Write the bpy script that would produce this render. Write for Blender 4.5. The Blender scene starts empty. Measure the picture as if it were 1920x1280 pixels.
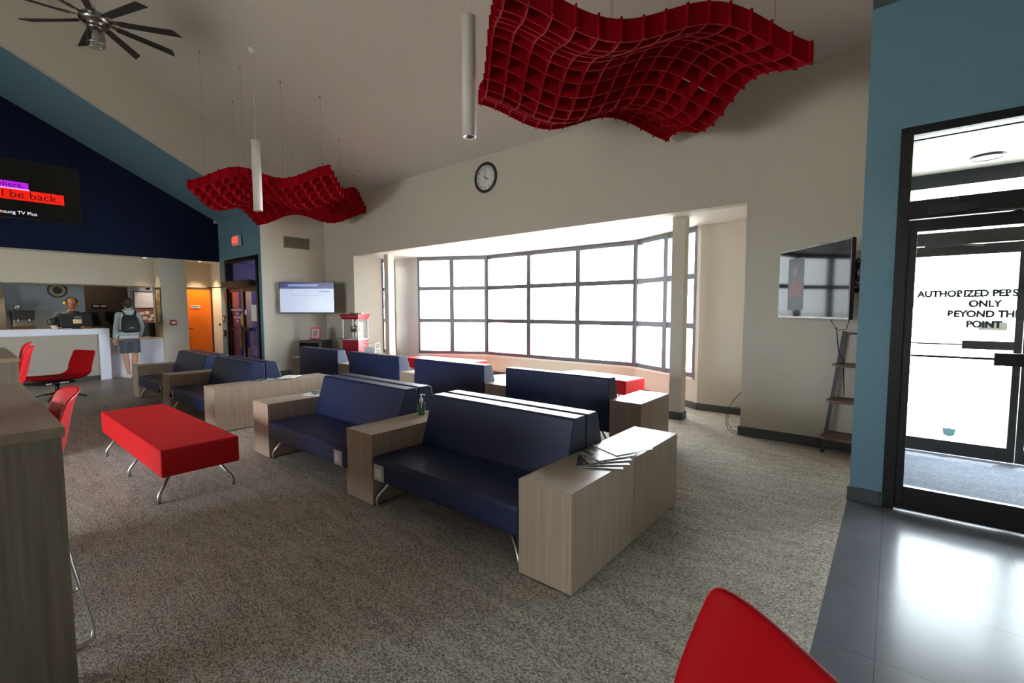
import bpy, bmesh, math, random
from mathutils import Vector, Matrix
random.seed(7)
S = bpy.context.scene
C = S.collection
PI = math.pi

# ------------------------------------------------------------------ camera
cam_d = bpy.data.cameras.new('camera')
cam = bpy.data.objects.new('camera', cam_d)
C.objects.link(cam)
S.camera = cam
YAW, PIT, ROL = math.radians(-39.473), math.radians(3.936), math.radians(0.105)
fw = Vector((math.sin(YAW)*math.cos(PIT), math.cos(YAW)*math.cos(PIT), -math.sin(PIT)))
rt = Vector((math.cos(YAW), -math.sin(YAW), 0))
dn = fw.cross(rt)
rt2 = rt*math.cos(ROL) + dn*math.sin(ROL)
dn2 = dn*math.cos(ROL) - rt*math.sin(ROL)
m = Matrix(((rt2.x, -dn2.x, -fw.x, 0), (rt2.y, -dn2.y, -fw.y, 0), (rt2.z, -dn2.z, -fw.z, 1.5), (0, 0, 0, 1)))
cam.matrix_world = m
cam_d.sensor_width = 36
cam_d.lens = 36*866.97/1920
cam_d.clip_start = 0.02
cam_d.clip_end = 600

# ------------------------------------------------------------------ world, sun, exposure
W = bpy.data.worlds.new('sky')
S.world = W
W.use_nodes = True
bg = W.node_tree.nodes['Background']
bg.inputs[0].default_value = (0.9, 0.95, 1.0, 1)
bg.inputs[1].default_value = 30.0
sun_d = bpy.data.lights.new('sun', 'SUN')
sun_d.energy = 22
sun_d.angle = math.radians(1.0)
sun_d.color = (1.0, 0.95, 0.88)
sun = bpy.data.objects.new('sun', sun_d)
C.objects.link(sun)
sun.rotation_euler = Vector((0.30, 0.62, 1.35)).to_track_quat('Z', 'Y').to_euler()
S.view_settings.view_transform = 'Standard'
S.view_settings.look = 'None'
S.view_settings.exposure = 0.18
S.view_settings.gamma = 1.0
S.view_settings.use_curve_mapping = False
S.cycles.max_bounces = 10
S.cycles.diffuse_bounces = 6
S.cycles.glossy_bounces = 4
S.cycles.transparent_max_bounces = 16
S.cycles.caustics_reflective = False
S.cycles.caustics_refractive = False
S.cycles.sample_clamp_indirect = 8
S.cycles.use_denoising = True

def portal(name, loc, direction, sx, sy):
    d = bpy.data.lights.new(name, 'AREA')
    d.shape = 'RECTANGLE'; d.size = sx; d.size_y = sy
    d.cycles.is_portal = True
    o = bpy.data.objects.new(name, d); C.objects.link(o)
    o.location = loc
    o.rotation_euler = Vector(direction).to_track_quat('-Z', 'Z').to_euler()
portal('portal_bay_centre', (-5.39, 7.98, 1.58), (0, -1, 0), 3.7, 2.4)
portal('portal_bay_left', (-8.0, 7.56, 1.58), (0.47, -0.88, 0), 1.8, 2.4)
portal('portal_bay_right', (-2.85, 7.56, 1.58), (-0.51, -0.86, 0), 1.7, 2.4)
portal('portal_door', (0.9, 6.62, 1.4), (0, -1, 0), 2.0, 2.8)
portal('portal_front', (-5.0, -6.14, 1.25), (0, 1, 0), 4.2, 2.3)

# ------------------------------------------------------------------ materials
def lin(c):
    c /= 255.0
    return c/12.92 if c <= 0.04045 else ((c+0.055)/1.055)**2.4
def rgb(r, g, b): return (lin(r), lin(g), lin(b), 1)

def mat(name, col, rough=0.5, metal=0.0, spec=0.5, emit=None, estr=0.0, coat=0.0, bump=None, vary=None):
    """bump=(scale, strength); vary=(scale, amount): slight tone variation"""
    m = bpy.data.materials.new(name); m.use_nodes = True
    nt = m.node_tree; b = nt.nodes['Principled BSDF']
    b.inputs['Base Color'].default_value = col
    b.inputs['Roughness'].default_value = rough
    b.inputs['Metallic'].default_value = metal
    b.inputs['Specular IOR Level'].default_value = spec
    if coat: b.inputs['Coat Weight'].default_value = coat; b.inputs['Coat Roughness'].default_value = 0.05
    if emit: b.inputs['Emission Color'].default_value = emit; b.inputs['Emission Strength'].default_value = estr
    tc = None
    if bump or vary:
        tc = nt.nodes.new('ShaderNodeTexCoord')
    if vary:
        n = nt.nodes.new('ShaderNodeTexNoise'); n.inputs['Scale'].default_value = vary[0]; n.inputs['Detail'].default_value = 4
        nt.links.new(tc.outputs['Object'], n.inputs['Vector'])
        r = nt.nodes.new('ShaderNodeMapRange'); r.inputs['To Min'].default_value = 1-vary[1]; r.inputs['To Max'].default_value = 1+vary[1]
        nt.links.new(n.outputs['Fac'], r.inputs['Value'])
        mx = nt.nodes.new('ShaderNodeVectorMath'); mx.operation = 'SCALE'; mx.inputs[0].default_value = col[:3]
        nt.links.new(r.outputs['Result'], mx.inputs['Scale'])
        nt.links.new(mx.outputs['Vector'], b.inputs['Base Color'])
    if bump:
        n = nt.nodes.new('ShaderNodeTexNoise'); n.inputs['Scale'].default_value = bump[0]; n.inputs['Detail'].default_value = 3
        nt.links.new(tc.outputs['Object'], n.inputs['Vector'])
        bp = nt.nodes.new('ShaderNodeBump'); bp.inputs['Strength'].default_value = bump[1]; bp.inputs['Distance'].default_value = 0.01
        nt.links.new(n.outputs['Fac'], bp.inputs['Height']); nt.links.new(bp.outputs['Normal'], b.inputs['Normal'])
    return m

def wood_mat(name, c1, c2, scale, rough=0.35):
    m = bpy.data.materials.new(name); m.use_nodes = True
    nt = m.node_tree; b = nt.nodes['Principled BSDF']
    tc = nt.nodes.new('ShaderNodeTexCoord'); mp = nt.nodes.new('ShaderNodeMapping')
    mp.inputs['Scale'].default_value = scale
    nt.links.new(tc.outputs['Object'], mp.inputs['Vector'])
    n = nt.nodes.new('ShaderNodeTexNoise'); n.inputs['Scale'].default_value = 1; n.inputs['Detail'].default_value = 5; n.inputs['Roughness'].default_value = 0.6
    nt.links.new(mp.outputs['Vector'], n.inputs['Vector'])
    cr = nt.nodes.new('ShaderNodeValToRGB')
    cr.color_ramp.elements[0].position = 0.3; cr.color_ramp.elements[0].color = c1
    cr.color_ramp.elements[1].position = 0.7; cr.color_ramp.elements[1].color = c2
    nt.links.new(n.outputs['Fac'], cr.inputs['Fac']); nt.links.new(cr.outputs['Color'], b.inputs['Base Color'])
    b.inputs['Roughness'].default_value = rough
    return m

M = {}
M['cream'] = mat('cream_paint', rgb(193, 187, 174), 0.65, bump=(60, 0.03))
M['cream_dim'] = mat('cream_paint_reception', rgb(206, 200, 186), 0.7)
M['ceil'] = mat('ceiling_paint', rgb(186, 178, 168), 0.8, bump=(40, 0.03))
M['white_ceil'] = mat('white_soffit_paint', rgb(228, 227, 222), 0.6)
M['blue'] = mat('light_blue_paint', rgb(96, 132, 148), 0.6, bump=(60, 0.03))
M['navy'] = mat('navy_paint', rgb(8, 20, 48), 0.8, spec=.2)
M['base'] = mat('grey_rubber_base', rgb(66, 69, 70), 0.55)
M['office'] = mat('office_blue_grey_paint', rgb(126, 136, 146), 0.7)
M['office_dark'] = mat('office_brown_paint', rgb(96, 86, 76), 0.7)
M['taupe'] = mat('taupe_panel', rgb(168, 160, 148), 0.6)
M['solid_white'] = mat('white_solid_surface', rgb(232, 236, 250), 0.3)
M['black'] = mat('black_plastic', rgb(18, 18, 20), 0.4)
M['black_metal'] = mat('black_anodised_metal', rgb(26, 24, 24), 0.35, 0.3)
M['frame'] = mat('grey_window_frame_metal', rgb(84, 85, 90), 0.4, 0.4)
M['chrome'] = mat('chrome', rgb(205, 205, 208), 0.18, 1.0)
M['steel'] = mat('satin_steel_leg', rgb(196, 194, 192), 0.35, 1.0)
M['nickel'] = mat('brushed_nickel', rgb(150, 146, 138), 0.25, 1.0)
M['vinyl'] = mat('navy_vinyl', rgb(25, 38, 76), 0.42, bump=(260, 0.05))
M['red_fab'] = mat('red_vinyl', rgb(196, 8, 18), 0.6, spec=.3, bump=(220, 0.06))
M['red_shell'] = mat('red_plastic_shell', rgb(205, 22, 34), 0.38)
def perforated(m):
    nt = m.node_tree; b = nt.nodes['Principled BSDF']; L = nt.links
    tc = nt.nodes.new('ShaderNodeTexCoord'); sp = nt.nodes.new('ShaderNodeSeparateXYZ'); L.new(tc.outputs['Object'], sp.inputs[0])
    def mth(op, a, c=None):
        n = nt.nodes.new('ShaderNodeMath'); n.operation = op
        for k, v_ in enumerate((a, c)):
            if v_ is None: continue
            if isinstance(v_, (int, float)): n.inputs[k].default_value = v_
            else: L.new(v_, n.inputs[k])
        return n.outputs[0]
    row = mth('MODULO', mth('FLOOR', mth('MULTIPLY', sp.outputs[2], 50)), 2)
    fx = mth('ABSOLUTE', mth('SUBTRACT', mth('FRACT', mth('ADD', mth('MULTIPLY', mth('ADD', sp.outputs[0], 2), 34), mth('MULTIPLY', row, .5))), .5))
    fz = mth('ABSOLUTE', mth('SUBTRACT', mth('FRACT', mth('MULTIPLY', sp.outputs[2], 50)), .5))
    hole = mth('MULTIPLY', mth('LESS_THAN', fx, .28), mth('LESS_THAN', fz, .24))
    zone = mth('MULTIPLY', mth('MULTIPLY', mth('GREATER_THAN', sp.outputs[2], .84), mth('LESS_THAN', sp.outputs[2], 1.07)), mth('LESS_THAN', mth('ABSOLUTE', sp.outputs[0]), .17))
    mx = nt.nodes.new('ShaderNodeMix'); mx.data_type = 'RGBA'; L.new(mth('MULTIPLY', hole, zone), mx.inputs[0])
    mx.inputs[6].default_value = b.inputs['Base Color'].default_value; mx.inputs[7].default_value = rgb(96, 6, 12)
    L.new(mx.outputs[2], b.inputs['Base Color'])
perforated(M['red_shell'])
M['red_dark'] = mat('red_upholstery', rgb(150, 0, 8), 0.65, spec=.1, bump=(300, 0.05))
M['red_felt'] = mat('red_felt', rgb(136, 0, 16), 0.9, spec=.1, bump=(400, 0.1))
M['blade'] = mat('dark_fan_blade', rgb(34, 31, 30), 0.5)
M['glass_clear'] = None
M['paper'] = mat('white_paper', rgb(232, 232, 230), 0.6)
M['white'] = mat('white_plastic', rgb(214, 210, 206), 0.4)
M['plate'] = mat('grey_white_plate', rgb(196, 196, 188), 0.45)
M['skin'] = mat('light_skin', rgb(205, 150, 122), 0.5)
M['skin2'] = mat('tan_skin', rgb(188, 122, 92), 0.5)
M['hair'] = mat('dark_brown_hair', rgb(44, 32, 26), 0.7, bump=(90, 0.5))
M['hoodie'] = mat('pale_green_grey_cotton', rgb(168, 182, 184), 0.85, vary=(14, 0.12), bump=(18, 0.3))
M['tee'] = mat('white_cotton', rgb(205, 212, 214), 0.85)
M['shorts'] = mat('grey_cotton', rgb(84, 88, 96), 0.85, vary=(14, 0.15), bump=(18, 0.3))
M['pack'] = mat('black_nylon', rgb(20, 23, 30), 0.7, bump=(120, 0.1))
M['shoe'] = mat('white_canvas', rgb(226, 224, 214), 0.7)
M['polo'] = mat('dark_grey_shirt', rgb(60, 64, 68), 0.85)
M['orange'] = mat('orange_stained_wood', rgb(226, 116, 24), 0.4, vary=(3, 0.2))
M['wood'] = wood_mat('ash_laminate', rgb(156, 137, 120), rgb(176, 158, 140), (70, 70, 1.2), 0.4)
M['wood_top'] = wood_mat('ash_laminate_top', rgb(162, 144, 126), rgb(178, 160, 142), (60, 1.4, 60), 0.36)
M['desk'] = wood_mat('grey_brown_laminate', rgb(108, 98, 86), rgb(134, 123, 108), (50, 50, 1.4), 0.35)
M['desk_top'] = wood_mat('grey_brown_laminate_top', rgb(138, 121, 100), rgb(158, 141, 120), (2, 40, 40), 0.3)
M['shelf_wood'] = wood_mat('dark_shelf_wood', rgb(72, 52, 38), rgb(98, 72, 54), (2, 40, 40), 0.5)
M['vent'] = mat('vent_slat', rgb(120, 114, 98), 0.5)
M['vent_dark'] = mat('vent_recess', rgb(40, 38, 34), 0.8)

def glass_mat(name, tint, gloss=0.08, rough=0.0):
    m = bpy.data.materials.new(name); m.use_nodes = True
    nt = m.node_tree; nt.nodes.remove(nt.nodes['Principled BSDF'])
    out = [n for n in nt.nodes if n.type == 'OUTPUT_MATERIAL'][0]
    t = nt.nodes.new('ShaderNodeBsdfTransparent'); t.inputs[0].default_value = tint
    g = nt.nodes.new('ShaderNodeBsdfGlossy'); g.inputs['Roughness'].default_value = rough
    lw = nt.nodes.new('ShaderNodeLayerWeight'); lw.inputs[0].default_value = 0.5
    pw = nt.nodes.new('ShaderNodeMath'); pw.operation = 'POWER'; pw.inputs[1].default_value = 5; nt.links.new(lw.outputs['Facing'], pw.inputs[0])
    f = nt.nodes.new('ShaderNodeMath'); f.operation = 'MULTIPLY_ADD'; f.inputs[1].default_value = 0.9; f.inputs[2].default_value = gloss*0.5; nt.links.new(pw.outputs[0], f.inputs[0])
    mx = nt.nodes.new('ShaderNodeMixShader')
    nt.links.new(f.outputs[0], mx.inputs[0]); nt.links.new(t.outputs[0], mx.inputs[1]); nt.links.new(g.outputs[0], mx.inputs[2])
    nt.links.new(mx.outputs[0], out.inputs[0])
    return m
M['glass'] = glass_mat('window_glass', (0.95, 0.97, 0.97, 1))
M['glass_tint'] = glass_mat('tinted_door_glass', (0.75, 0.78, 0.88, 1))
M['bottle'] = glass_mat('clear_plastic', (0.80, 0.92, 0.88, 1), gloss=.3, rough=.1)
M['gel'] = mat('green_gel', rgb(30, 150, 100), 0.2)
M['shade_glass'] = glass_mat('fan_lamp_glass', (0.75, 0.75, 0.72, 1), rough=0.05)

def carpet_mat(name, cols, scale, rowscale):
    m = bpy.data.materials.new(name); m.use_nodes = True
    nt = m.node_tree; b = nt.nodes['Principled BSDF']; L = nt.links
    tc = nt.nodes.new('ShaderNodeTexCoord')
    mp = nt.nodes.new('ShaderNodeMapping'); mp.inputs['Scale'].default_value = rowscale
    L.new(tc.outputs['Object'], mp.inputs['Vector'])
    n = nt.nodes.new('ShaderNodeTexNoise'); n.inputs['Scale'].default_value = scale; n.inputs['Detail'].default_value = 3; n.inputs['Roughness'].default_value = 0.7
    L.new(mp.outputs['Vector'], n.inputs['Vector'])
    v = nt.nodes.new('ShaderNodeTexVoronoi'); v.inputs['Scale'].default_value = scale*1.3
    L.new(mp.outputs['Vector'], v.inputs['Vector'])
    n3 = nt.nodes.new('ShaderNodeTexNoise'); n3.inputs['Scale'].default_value = 6; n3.inputs['Detail'].default_value = 2
    mp3 = nt.nodes.new('ShaderNodeMapping'); mp3.inputs['Scale'].default_value = (0.5, 2.2, 1)
    L.new(tc.outputs['Object'], mp3.inputs['Vector']); L.new(mp3.outputs['Vector'], n3.inputs['Vector'])
    a = nt.nodes.new('ShaderNodeMath'); a.operation = 'MULTIPLY_ADD'; a.inputs[1].default_value = 0.35
    sp = nt.nodes.new('ShaderNodeSeparateColor'); L.new(v.outputs['Color'], sp.inputs[0])
    L.new(sp.outputs[0], a.inputs[0]); L.new(n.outputs['Fac'], a.inputs[2])
    a2 = nt.nodes.new('ShaderNodeMath'); a2.operation = 'MULTIPLY_ADD'; a2.inputs[1].default_value = 0.25
    L.new(n3.outputs['Fac'], a2.inputs[0]); L.new(a.outputs[0], a2.inputs[2])
    cr = nt.nodes.new('ShaderNodeValToRGB')
    e = cr.color_ramp.elements
    e[0].position = 0.62; e[0].color = cols[0]
    e[1].position = 1.0; e[1].color = cols[2]
    x = e.new(0.8); x.color = cols[1]
    L.new(a2.outputs[0], cr.inputs['Fac']); L.new(cr.outputs['Color'], b.inputs['Base Color'])
    b.inputs['Roughness'].default_value = 0.95; b.inputs['Specular IOR Level'].default_value = 0.2
    bp = nt.nodes.new('ShaderNodeBump'); bp.inputs['Strength'].default_value = 0.5; bp.inputs['Distance'].default_value = 0.01
    L.new(a.outputs[0], bp.inputs['Height']); L.new(bp.outputs['Normal'], b.inputs['Normal'])
    return m
M['carpet'] = carpet_mat('flecked_carpet', [rgb(120, 112, 100), rgb(178, 170, 158), rgb(216, 210, 200)], 105, (0.75, 1.25, 1))
M['mat_carpet'] = carpet_mat('vestibule_carpet', [rgb(58, 62, 72), rgb(76, 82, 94), rgb(98, 104, 116)], 110, (1, 1, 1))

def tile_mat(name, c, grout, size, rough, spec=.5):
    m = bpy.data.materials.new(name); m.use_nodes = True
    nt = m.node_tree; b = nt.nodes['Principled BSDF']; L = nt.links
    tc = nt.nodes.new('ShaderNodeTexCoord')
    b.inputs['Specular IOR Level'].default_value = spec
    br = nt.nodes.new('ShaderNodeTexBrick'); br.offset = 0.0
    br.inputs['Scale'].default_value = 1; br.inputs['Brick Width'].default_value = size[0]; br.inputs['Row Height'].default_value = size[1]
    br.inputs['Mortar Size'].default_value = 0.002; br.inputs['Mortar Smooth'].default_value = 0.2
    br.inputs['Color1'].default_value = c; br.inputs['Color2'].default_value = (c[0]*0.94, c[1]*0.94, c[2]*0.94, 1); br.inputs['Mortar'].default_value = grout
    L.new(tc.outputs['Object'], br.inputs['Vector'])
    n = nt.nodes.new('ShaderNodeTexNoise'); n.inputs['Scale'].default_value = 2.5; n.inputs['Detail'].default_value = 5
    L.new(tc.outputs['Object'], n.inputs['Vector'])
    mr = nt.nodes.new('ShaderNodeMapRange'); mr.inputs['To Min'].default_value = 0.85; mr.inputs['To Max'].default_value = 1.12
    L.new(n.outputs['Fac'], mr.inputs['Value'])
    vm = nt.nodes.new('ShaderNodeVectorMath'); vm.operation = 'SCALE'
    L.new(br.outputs['Color'], vm.inputs[0]); L.new(mr.outputs['Result'], vm.inputs['Scale']); L.new(vm.outputs['Vector'], b.inputs['Base Color'])
    mr2 = nt.nodes.new('ShaderNodeMapRange'); mr2.inputs['To Min'].default_value = rough-0.03; mr2.inputs['To Max'].default_value = rough+0.03
    L.new(n.outputs['Fac'], mr2.inputs['Value']); L.new(mr2.outputs['Result'], b.inputs['Roughness'])
    return m
M['tile'] = tile_mat('grey_floor_tile', rgb(112, 114, 122), rgb(84, 84, 90), (0.61, 0.61), 0.22, .13)
M['plank'] = tile_mat('brown_floor_plank', rgb(138, 126, 114), rgb(100, 92, 84), (1.2, 0.2), 0.38)

# ------------------------------------------------------------------ mesh helpers
class MB:
    def __init__(s): s.bm = bmesh.new(); s.mi = 0
    def _new(s, verts, faces, mi=None):
        vs = [s.bm.verts.new(v) for v in verts]
        out = []
        for f in faces:
            try:
                fc = s.bm.faces.new([vs[i] for i in f]); fc.material_index = s.mi if mi is None else mi; out.append(fc)
            except ValueError: pass
        return out
    def box(s, x0, x1, y0, y1, z0, z1, mx=None, top=None):
        v = [(x, y, z) for z in (z0, z1) for y in (y0, y1) for x in (x0, x1)]
        if mx is not None: v = [mx @ Vector(p) for p in v]
        f = s._new(v, [(0, 2, 3, 1), (4, 5, 7, 6), (0, 1, 5, 4), (2, 6, 7, 3), (0, 4, 6, 2), (1, 3, 7, 5)])
        if top is not None: f[1].material_index = top
        return s
    def prism(s, pts, z0, z1, mx=None):
        n = len(pts)
        v = [Vector((p[0], p[1], z0)) for p in pts] + [Vector((p[0], p[1], z1)) for p in pts]
        if mx is not None: v = [mx @ p for p in v]
        s._new(v, [tuple(range(n-1, -1, -1)), tuple(range(n, 2*n))] + [(i, (i+1) % n, n+(i+1) % n, n+i) for i in range(n)])
        return s
    def extr(s, prof, a0, a1, axis='x', mx=None):
        """profile in the plane across axis, extruded along axis"""
        def P(p, a):
            return Vector((a, p[0], p[1])) if axis == 'x' else Vector((p[0], a, p[1])) if axis == 'y' else Vector((p[0], p[1], a))
        n = len(prof)
        v = [P(p, a0) for p in prof] + [P(p, a1) for p in prof]
        if mx is not None: v = [mx @ p for p in v]
        s._new(v, [tuple(range(n-1, -1, -1)), tuple(range(n, 2*n))] + [(i, (i+1) % n, n+(i+1) % n, n+i) for i in range(n)])
        return s
    def tube(s, pts, r, n=10, cap=True, closed=False):
        pts = [Vector(p) for p in pts]; N = len(pts)
        rs = r if isinstance(r, (list, tuple)) else [r]*N
        rings = []; prev = None
        for i, p in enumerate(pts):
            if closed: t = (pts[(i+1) % N]-pts[i-1]).normalized()
            else: t = (pts[min(i+1, N-1)]-pts[max(i-1, 0)]).normalized()
            u = prev if prev is not None else (Vector((0, 0, 1)) if abs(t.z) < 0.9 else Vector((1, 0, 0)))
            u = (u - t*u.dot(t)).normalized(); prev = u; w = t.cross(u)
            rings.append([s.bm.verts.new(p + (u*math.cos(2*PI*k/n) + w*math.sin(2*PI*k/n))*rs[i]) for k in range(n)])
        for i in range(N if closed else N-1):
            a, b = rings[i], rings[(i+1) % N]
            for k in range(n):
                f = s.bm.faces.new((a[k], a[(k+1) % n], b[(k+1) % n], b[k])); f.material_index = s.mi; f.smooth = True
        if cap and not closed:
            for rg in (rings[0], rings[-1]):
                try: s.bm.faces.new(rg).material_index = s.mi
                except ValueError: pass
        return s
    def lathe(s, prof, cx=0, cy=0, n=32, mx=None, smooth=True, cap=False):
        rings = []
        for r, z in prof:
            ring = []
            for k in range(n):
                p = Vector((cx+r*math.cos(2*PI*k/n), cy+r*math.sin(2*PI*k/n), z))
                ring.append(s.bm.verts.new(mx @ p if mx is not None else p))
            rings.append(ring)
        for a, b in zip(rings, rings[1:]):
            for k in range(n):
                f = s.bm.faces.new((a[k], a[(k+1) % n], b[(k+1) % n], b[k])); f.material_index = s.mi; f.smooth = smooth
        for rg in (rings[0], rings[-1]) if cap else ():
            if (rg[0].co-rg[n//2].co).length > 1e-5:
                try: s.bm.faces.new(rg).material_index = s.mi
                except ValueError: pass
        return s
    def loft(s, secs, n=16):
        """secs: list of (centre, u_vec, v_vec) ellipses"""
        rings = []
        for c, u, v in secs:
            c, u, v = Vector(c), Vector(u), Vector(v)
            rings.append([s.bm.verts.new(c+u*math.cos(2*PI*k/n)+v*math.sin(2*PI*k/n)) for k in range(n)])
        for a, b in zip(rings, rings[1:]):
            for k in range(n):
                f = s.bm.faces.new((a[k], a[(k+1) % n], b[(k+1) % n], b[k])); f.material_index = s.mi; f.smooth = True
        for rg in (rings[0], rings[-1]): s.bm.faces.new(rg).material_index = s.mi
        return s
    def ball(s, c, r, sc=(1, 1, 1), seg=16):
        mtx = Matrix.Translation(Vector(c)) @ Matrix.Diagonal((r*sc[0], r*sc[1], r*sc[2], 1))
        ret = bmesh.ops.create_uvsphere(s.bm, u_segments=seg, v_segments=seg//2+2, radius=1, matrix=mtx)
        for v in ret['verts']:
            for f in v.link_faces: f.material_index = s.mi; f.smooth = True
        return s
    def build(s, name, mats, parent=None, bevel=0, loc=None, rot=None, smooth=False, seg=2, recalc=True):
        if recalc: bmesh.ops.recalc_face_normals(s.bm, faces=s.bm.faces)
        me = bpy.data.meshes.new(name); s.bm.to_mesh(me); s.bm.free()
        if not isinstance(mats, (list, tuple)): mats = [mats]
        for q in mats: me.materials.append(q)
        o = bpy.data.objects.new(name, me); C.objects.link(o)
        if parent is not None: o.parent = parent
        if loc is not None: o.location = loc
        if rot is not None: o.rotation_euler = rot
        if smooth:
            for p in me.polygons: p.use_smooth = True
        if bevel:
            b = o.modifiers.new('bevel', 'BEVEL'); b.width = bevel; b.segments = seg; b.limit_method = 'ANGLE'; b.angle_limit = math.radians(40)
            b.harden_normals = False
        return o

def tag(o, label=None, cat=None, group=None, kind=None):
    if label: o['label'] = label
    if cat: o['category'] = cat
    if group: o['group'] = group
    if kind: o['kind'] = kind
    return o
def empty(name, loc=(0, 0, 0), rz=0):
    o = bpy.data.objects.new(name, None); C.objects.link(o); o.location = loc; o.rotation_euler = (0, 0, rz)
    o.empty_display_size = 0.1
    return o
def copy_tree(o, parent=None):
    c = o.copy(); C.objects.link(c)
    if parent is not None: c.parent = parent
    for ch in list(o.children): copy_tree(ch, c)
    return c
def struct(o, label=None, cat=None):
    o['kind'] = 'structure'
    if label: o['label'] = label
    if cat: o['category'] = cat
    return o
def text(name, body, size, mtx, m, parent=None, align='CENTER', depth=0.0015, bold=0.0, sx=1.0):
    cu = bpy.data.curves.new(name, 'FONT'); cu.body = body; cu.size = size; cu.align_x = align; cu.align_y = 'CENTER'
    cu.extrude = depth; cu.offset = bold
    t = bpy.data.objects.new(name+'_tmp', cu); C.objects.link(t)
    dg = bpy.context.evaluated_depsgraph_get(); dg.update()
    me = bpy.data.meshes.new_from_object(t.evaluated_get(dg))
    bpy.data.objects.remove(t)
    me.transform(mtx @ Matrix.Diagonal((sx, 1, 1, 1)))
    me.materials.clear(); me.materials.append(m)
    o = bpy.data.objects.new(name, me); C.objects.link(o)
    if parent is not None: o.parent = parent
    return o
def basis(o, right, up, loc_only=False):
    """matrix taking text plane x->right, y->up, z->normal, at o"""
    r = Vector(right).normalized(); u = Vector(up).normalized(); n = r.cross(u)
    return Matrix(((r.x, u.x, n.x, o[0]), (r.y, u.y, n.y, o[1]), (r.z, u.z, n.z, o[2]), (0, 0, 0, 1)))

# ================================================================== the building
KS = 0.52
def zh(y): return 4.12 + KS*(5.94-y) if y >= -1 else 4.12 + KS*6.94 - KS*(-1-y)   # high ceiling
def zl(y): return zh(y) - 1.195                                                    # low ceilings

PR = [(-1.36, 5.94), (-1.36, 7.05), (-2.22, 7.05), (-3.58, 7.83), (-7.20, 7.83), (-8.68, 7.05), (-9.58, 7.05), (-9.58, 5.94)]

# floors
b = MB(); b.prism([(-10.75, -6), (-0.22, -6), (-0.22, 5.94), (-1.36, 5.94)] + PR[1:] + [(-10.75, 5.94)], -0.1, 0)
struct(b.build('floor', M['carpet']), 'grey brown flecked carpet floor of the waiting lounge', 'floor')
b = MB(); b.box(-0.22, 3.2, -6, 4.45, -0.1, 0.0); struct(b.build('floor', M['tile']), 'grey square tile floor along the right side by the glass door', 'floor')
b = MB(); b.box(-17.5, -10.75, -6, 6.5, -0.1, 0.0); struct(b.build('floor', M['plank']), 'smooth brown floor strip in front of the reception counter', 'floor')
b = MB(); b.box(-0.13, 3.2, 4.45, 6.6, -0.1, 0.0); struct(b.build('floor', M['mat_carpet']), 'blue grey carpet floor between the two glass doors', 'floor')

# ceilings (sloping up from the window wall to a ridge)
def slope(name, x0, x1, f, y_lo, m, label):
    b = MB()
    b.extr([(y_lo, f(y_lo)), (-1, f(-1)), (-6, f(-6)), (-6, f(-6)+0.15), (-1, f(-1)+0.15), (y_lo, f(y_lo)+0.15)], x0, x1)
    return struct(b.build(name, m), label, 'ceiling')
slope('ceiling', -10.85, -0.21, zh, 5.94, M['ceil'], 'high sloping beige ceiling over the lounge')
slope('ceiling', -13.3, -10.97, zl, 4.45, M['blue'], 'lower sloping light blue ceiling strip beside the navy wall')
slope('ceiling', -0.21, 3.2, zl, 4.45, M['blue'], 'lower sloping light blue ceiling above the right glass door')

# window wall
b = MB()
b.box(-10.97, -9.58, 5.94, 6.1, 0, 2.73); b.box(-1.36, -0.09, 5.94, 6.1, 0, 2.73); b.box(-10.97, -0.09, 5.94, 6.1, 2.73, 4.4)
struct(b.build('wall_back', M['cream']), 'long cream wall with the wide opening to the window bay', 'wall')
# TV wall and gable above the low strip (left)
b = MB()
b.box(-10.97, -10.85, 4.451, 5.94, 0, 3.2)
b.extr([(4.451, 3.2), (5.94, 3.2), (5.94, zh(5.94)+.1), (4.451, zh(4.451)+.1)], -10.97, -10.85)
b.extr([(4.45, zl(4.45)), (4.45, zh(4.45)+.1), (-1, zh(-1)+.1), (-6, zh(-6)+.1), (-6, zl(-6)), (-1, zl(-1))], -10.97, -10.85)
struct(b.build('wall_left', M['cream']), 'cream side wall carrying the vent, with its sloping upper part', 'wall')
# return wall on the right
b = MB()
b.box(-0.21, -0.13, 4.57, 5.94, 0, zl(4.45)+.05)
b.extr([(4.45, zl(4.45)+.05), (5.94, zl(4.45)+.05), (5.94, zh(5.94)+.1), (4.45, zh(4.45)+.1)], -0.21, -0.09)
b.extr([(4.45, zl(4.45)), (4.45, zh(4.45)+.1), (-1, zh(-1)+.1), (-6, zh(-6)+.1), (-6, zl(-6)), (-1, zl(-1))], -0.21, -0.09)
struct(b.build('wall_right', M['cream']), 'cream return wall hidden behind the light blue door wall', 'wall')
# blue wall on the right with the door opening
b = MB()
b.box(-0.21, -0.01, 4.45, 4.57, 0, 2.79); b.box(1.9, 3.2, 4.45, 4.57, 0, 2.79); b.box(-0.21, 3.2, 4.45, 4.57, 2.79, zl(4.45)+.05)
struct(b.build('wall_right', M['blue']), 'light blue wall around the tall black framed glass door', 'wall')
# blue wall on the left with the door opening
b = MB()
b.box(-13.3, -12.88, 4.44, 4.57, 0, 2.73); b.box(-10.99, -10.97, 4.44, 4.57, 0, 2.73); b.box(-10.975, -10.85, 4.44, 4.45, 0, zl(4.45)+.05); b.box(-13.3, -10.97, 4.44, 4.57, 2.73, zl(4.45)+.05)
struct(b.build('wall_left', M['blue']), 'light blue wall with the exit sign and double doors', 'wall')
b = MB(); b.box(-14.1, -13.3, 4.45, 4.57, 0, 2.73)
struct(b.build('wall_left', M['cream_dim']), 'short cream wall beside the orange door', 'wall')
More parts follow.
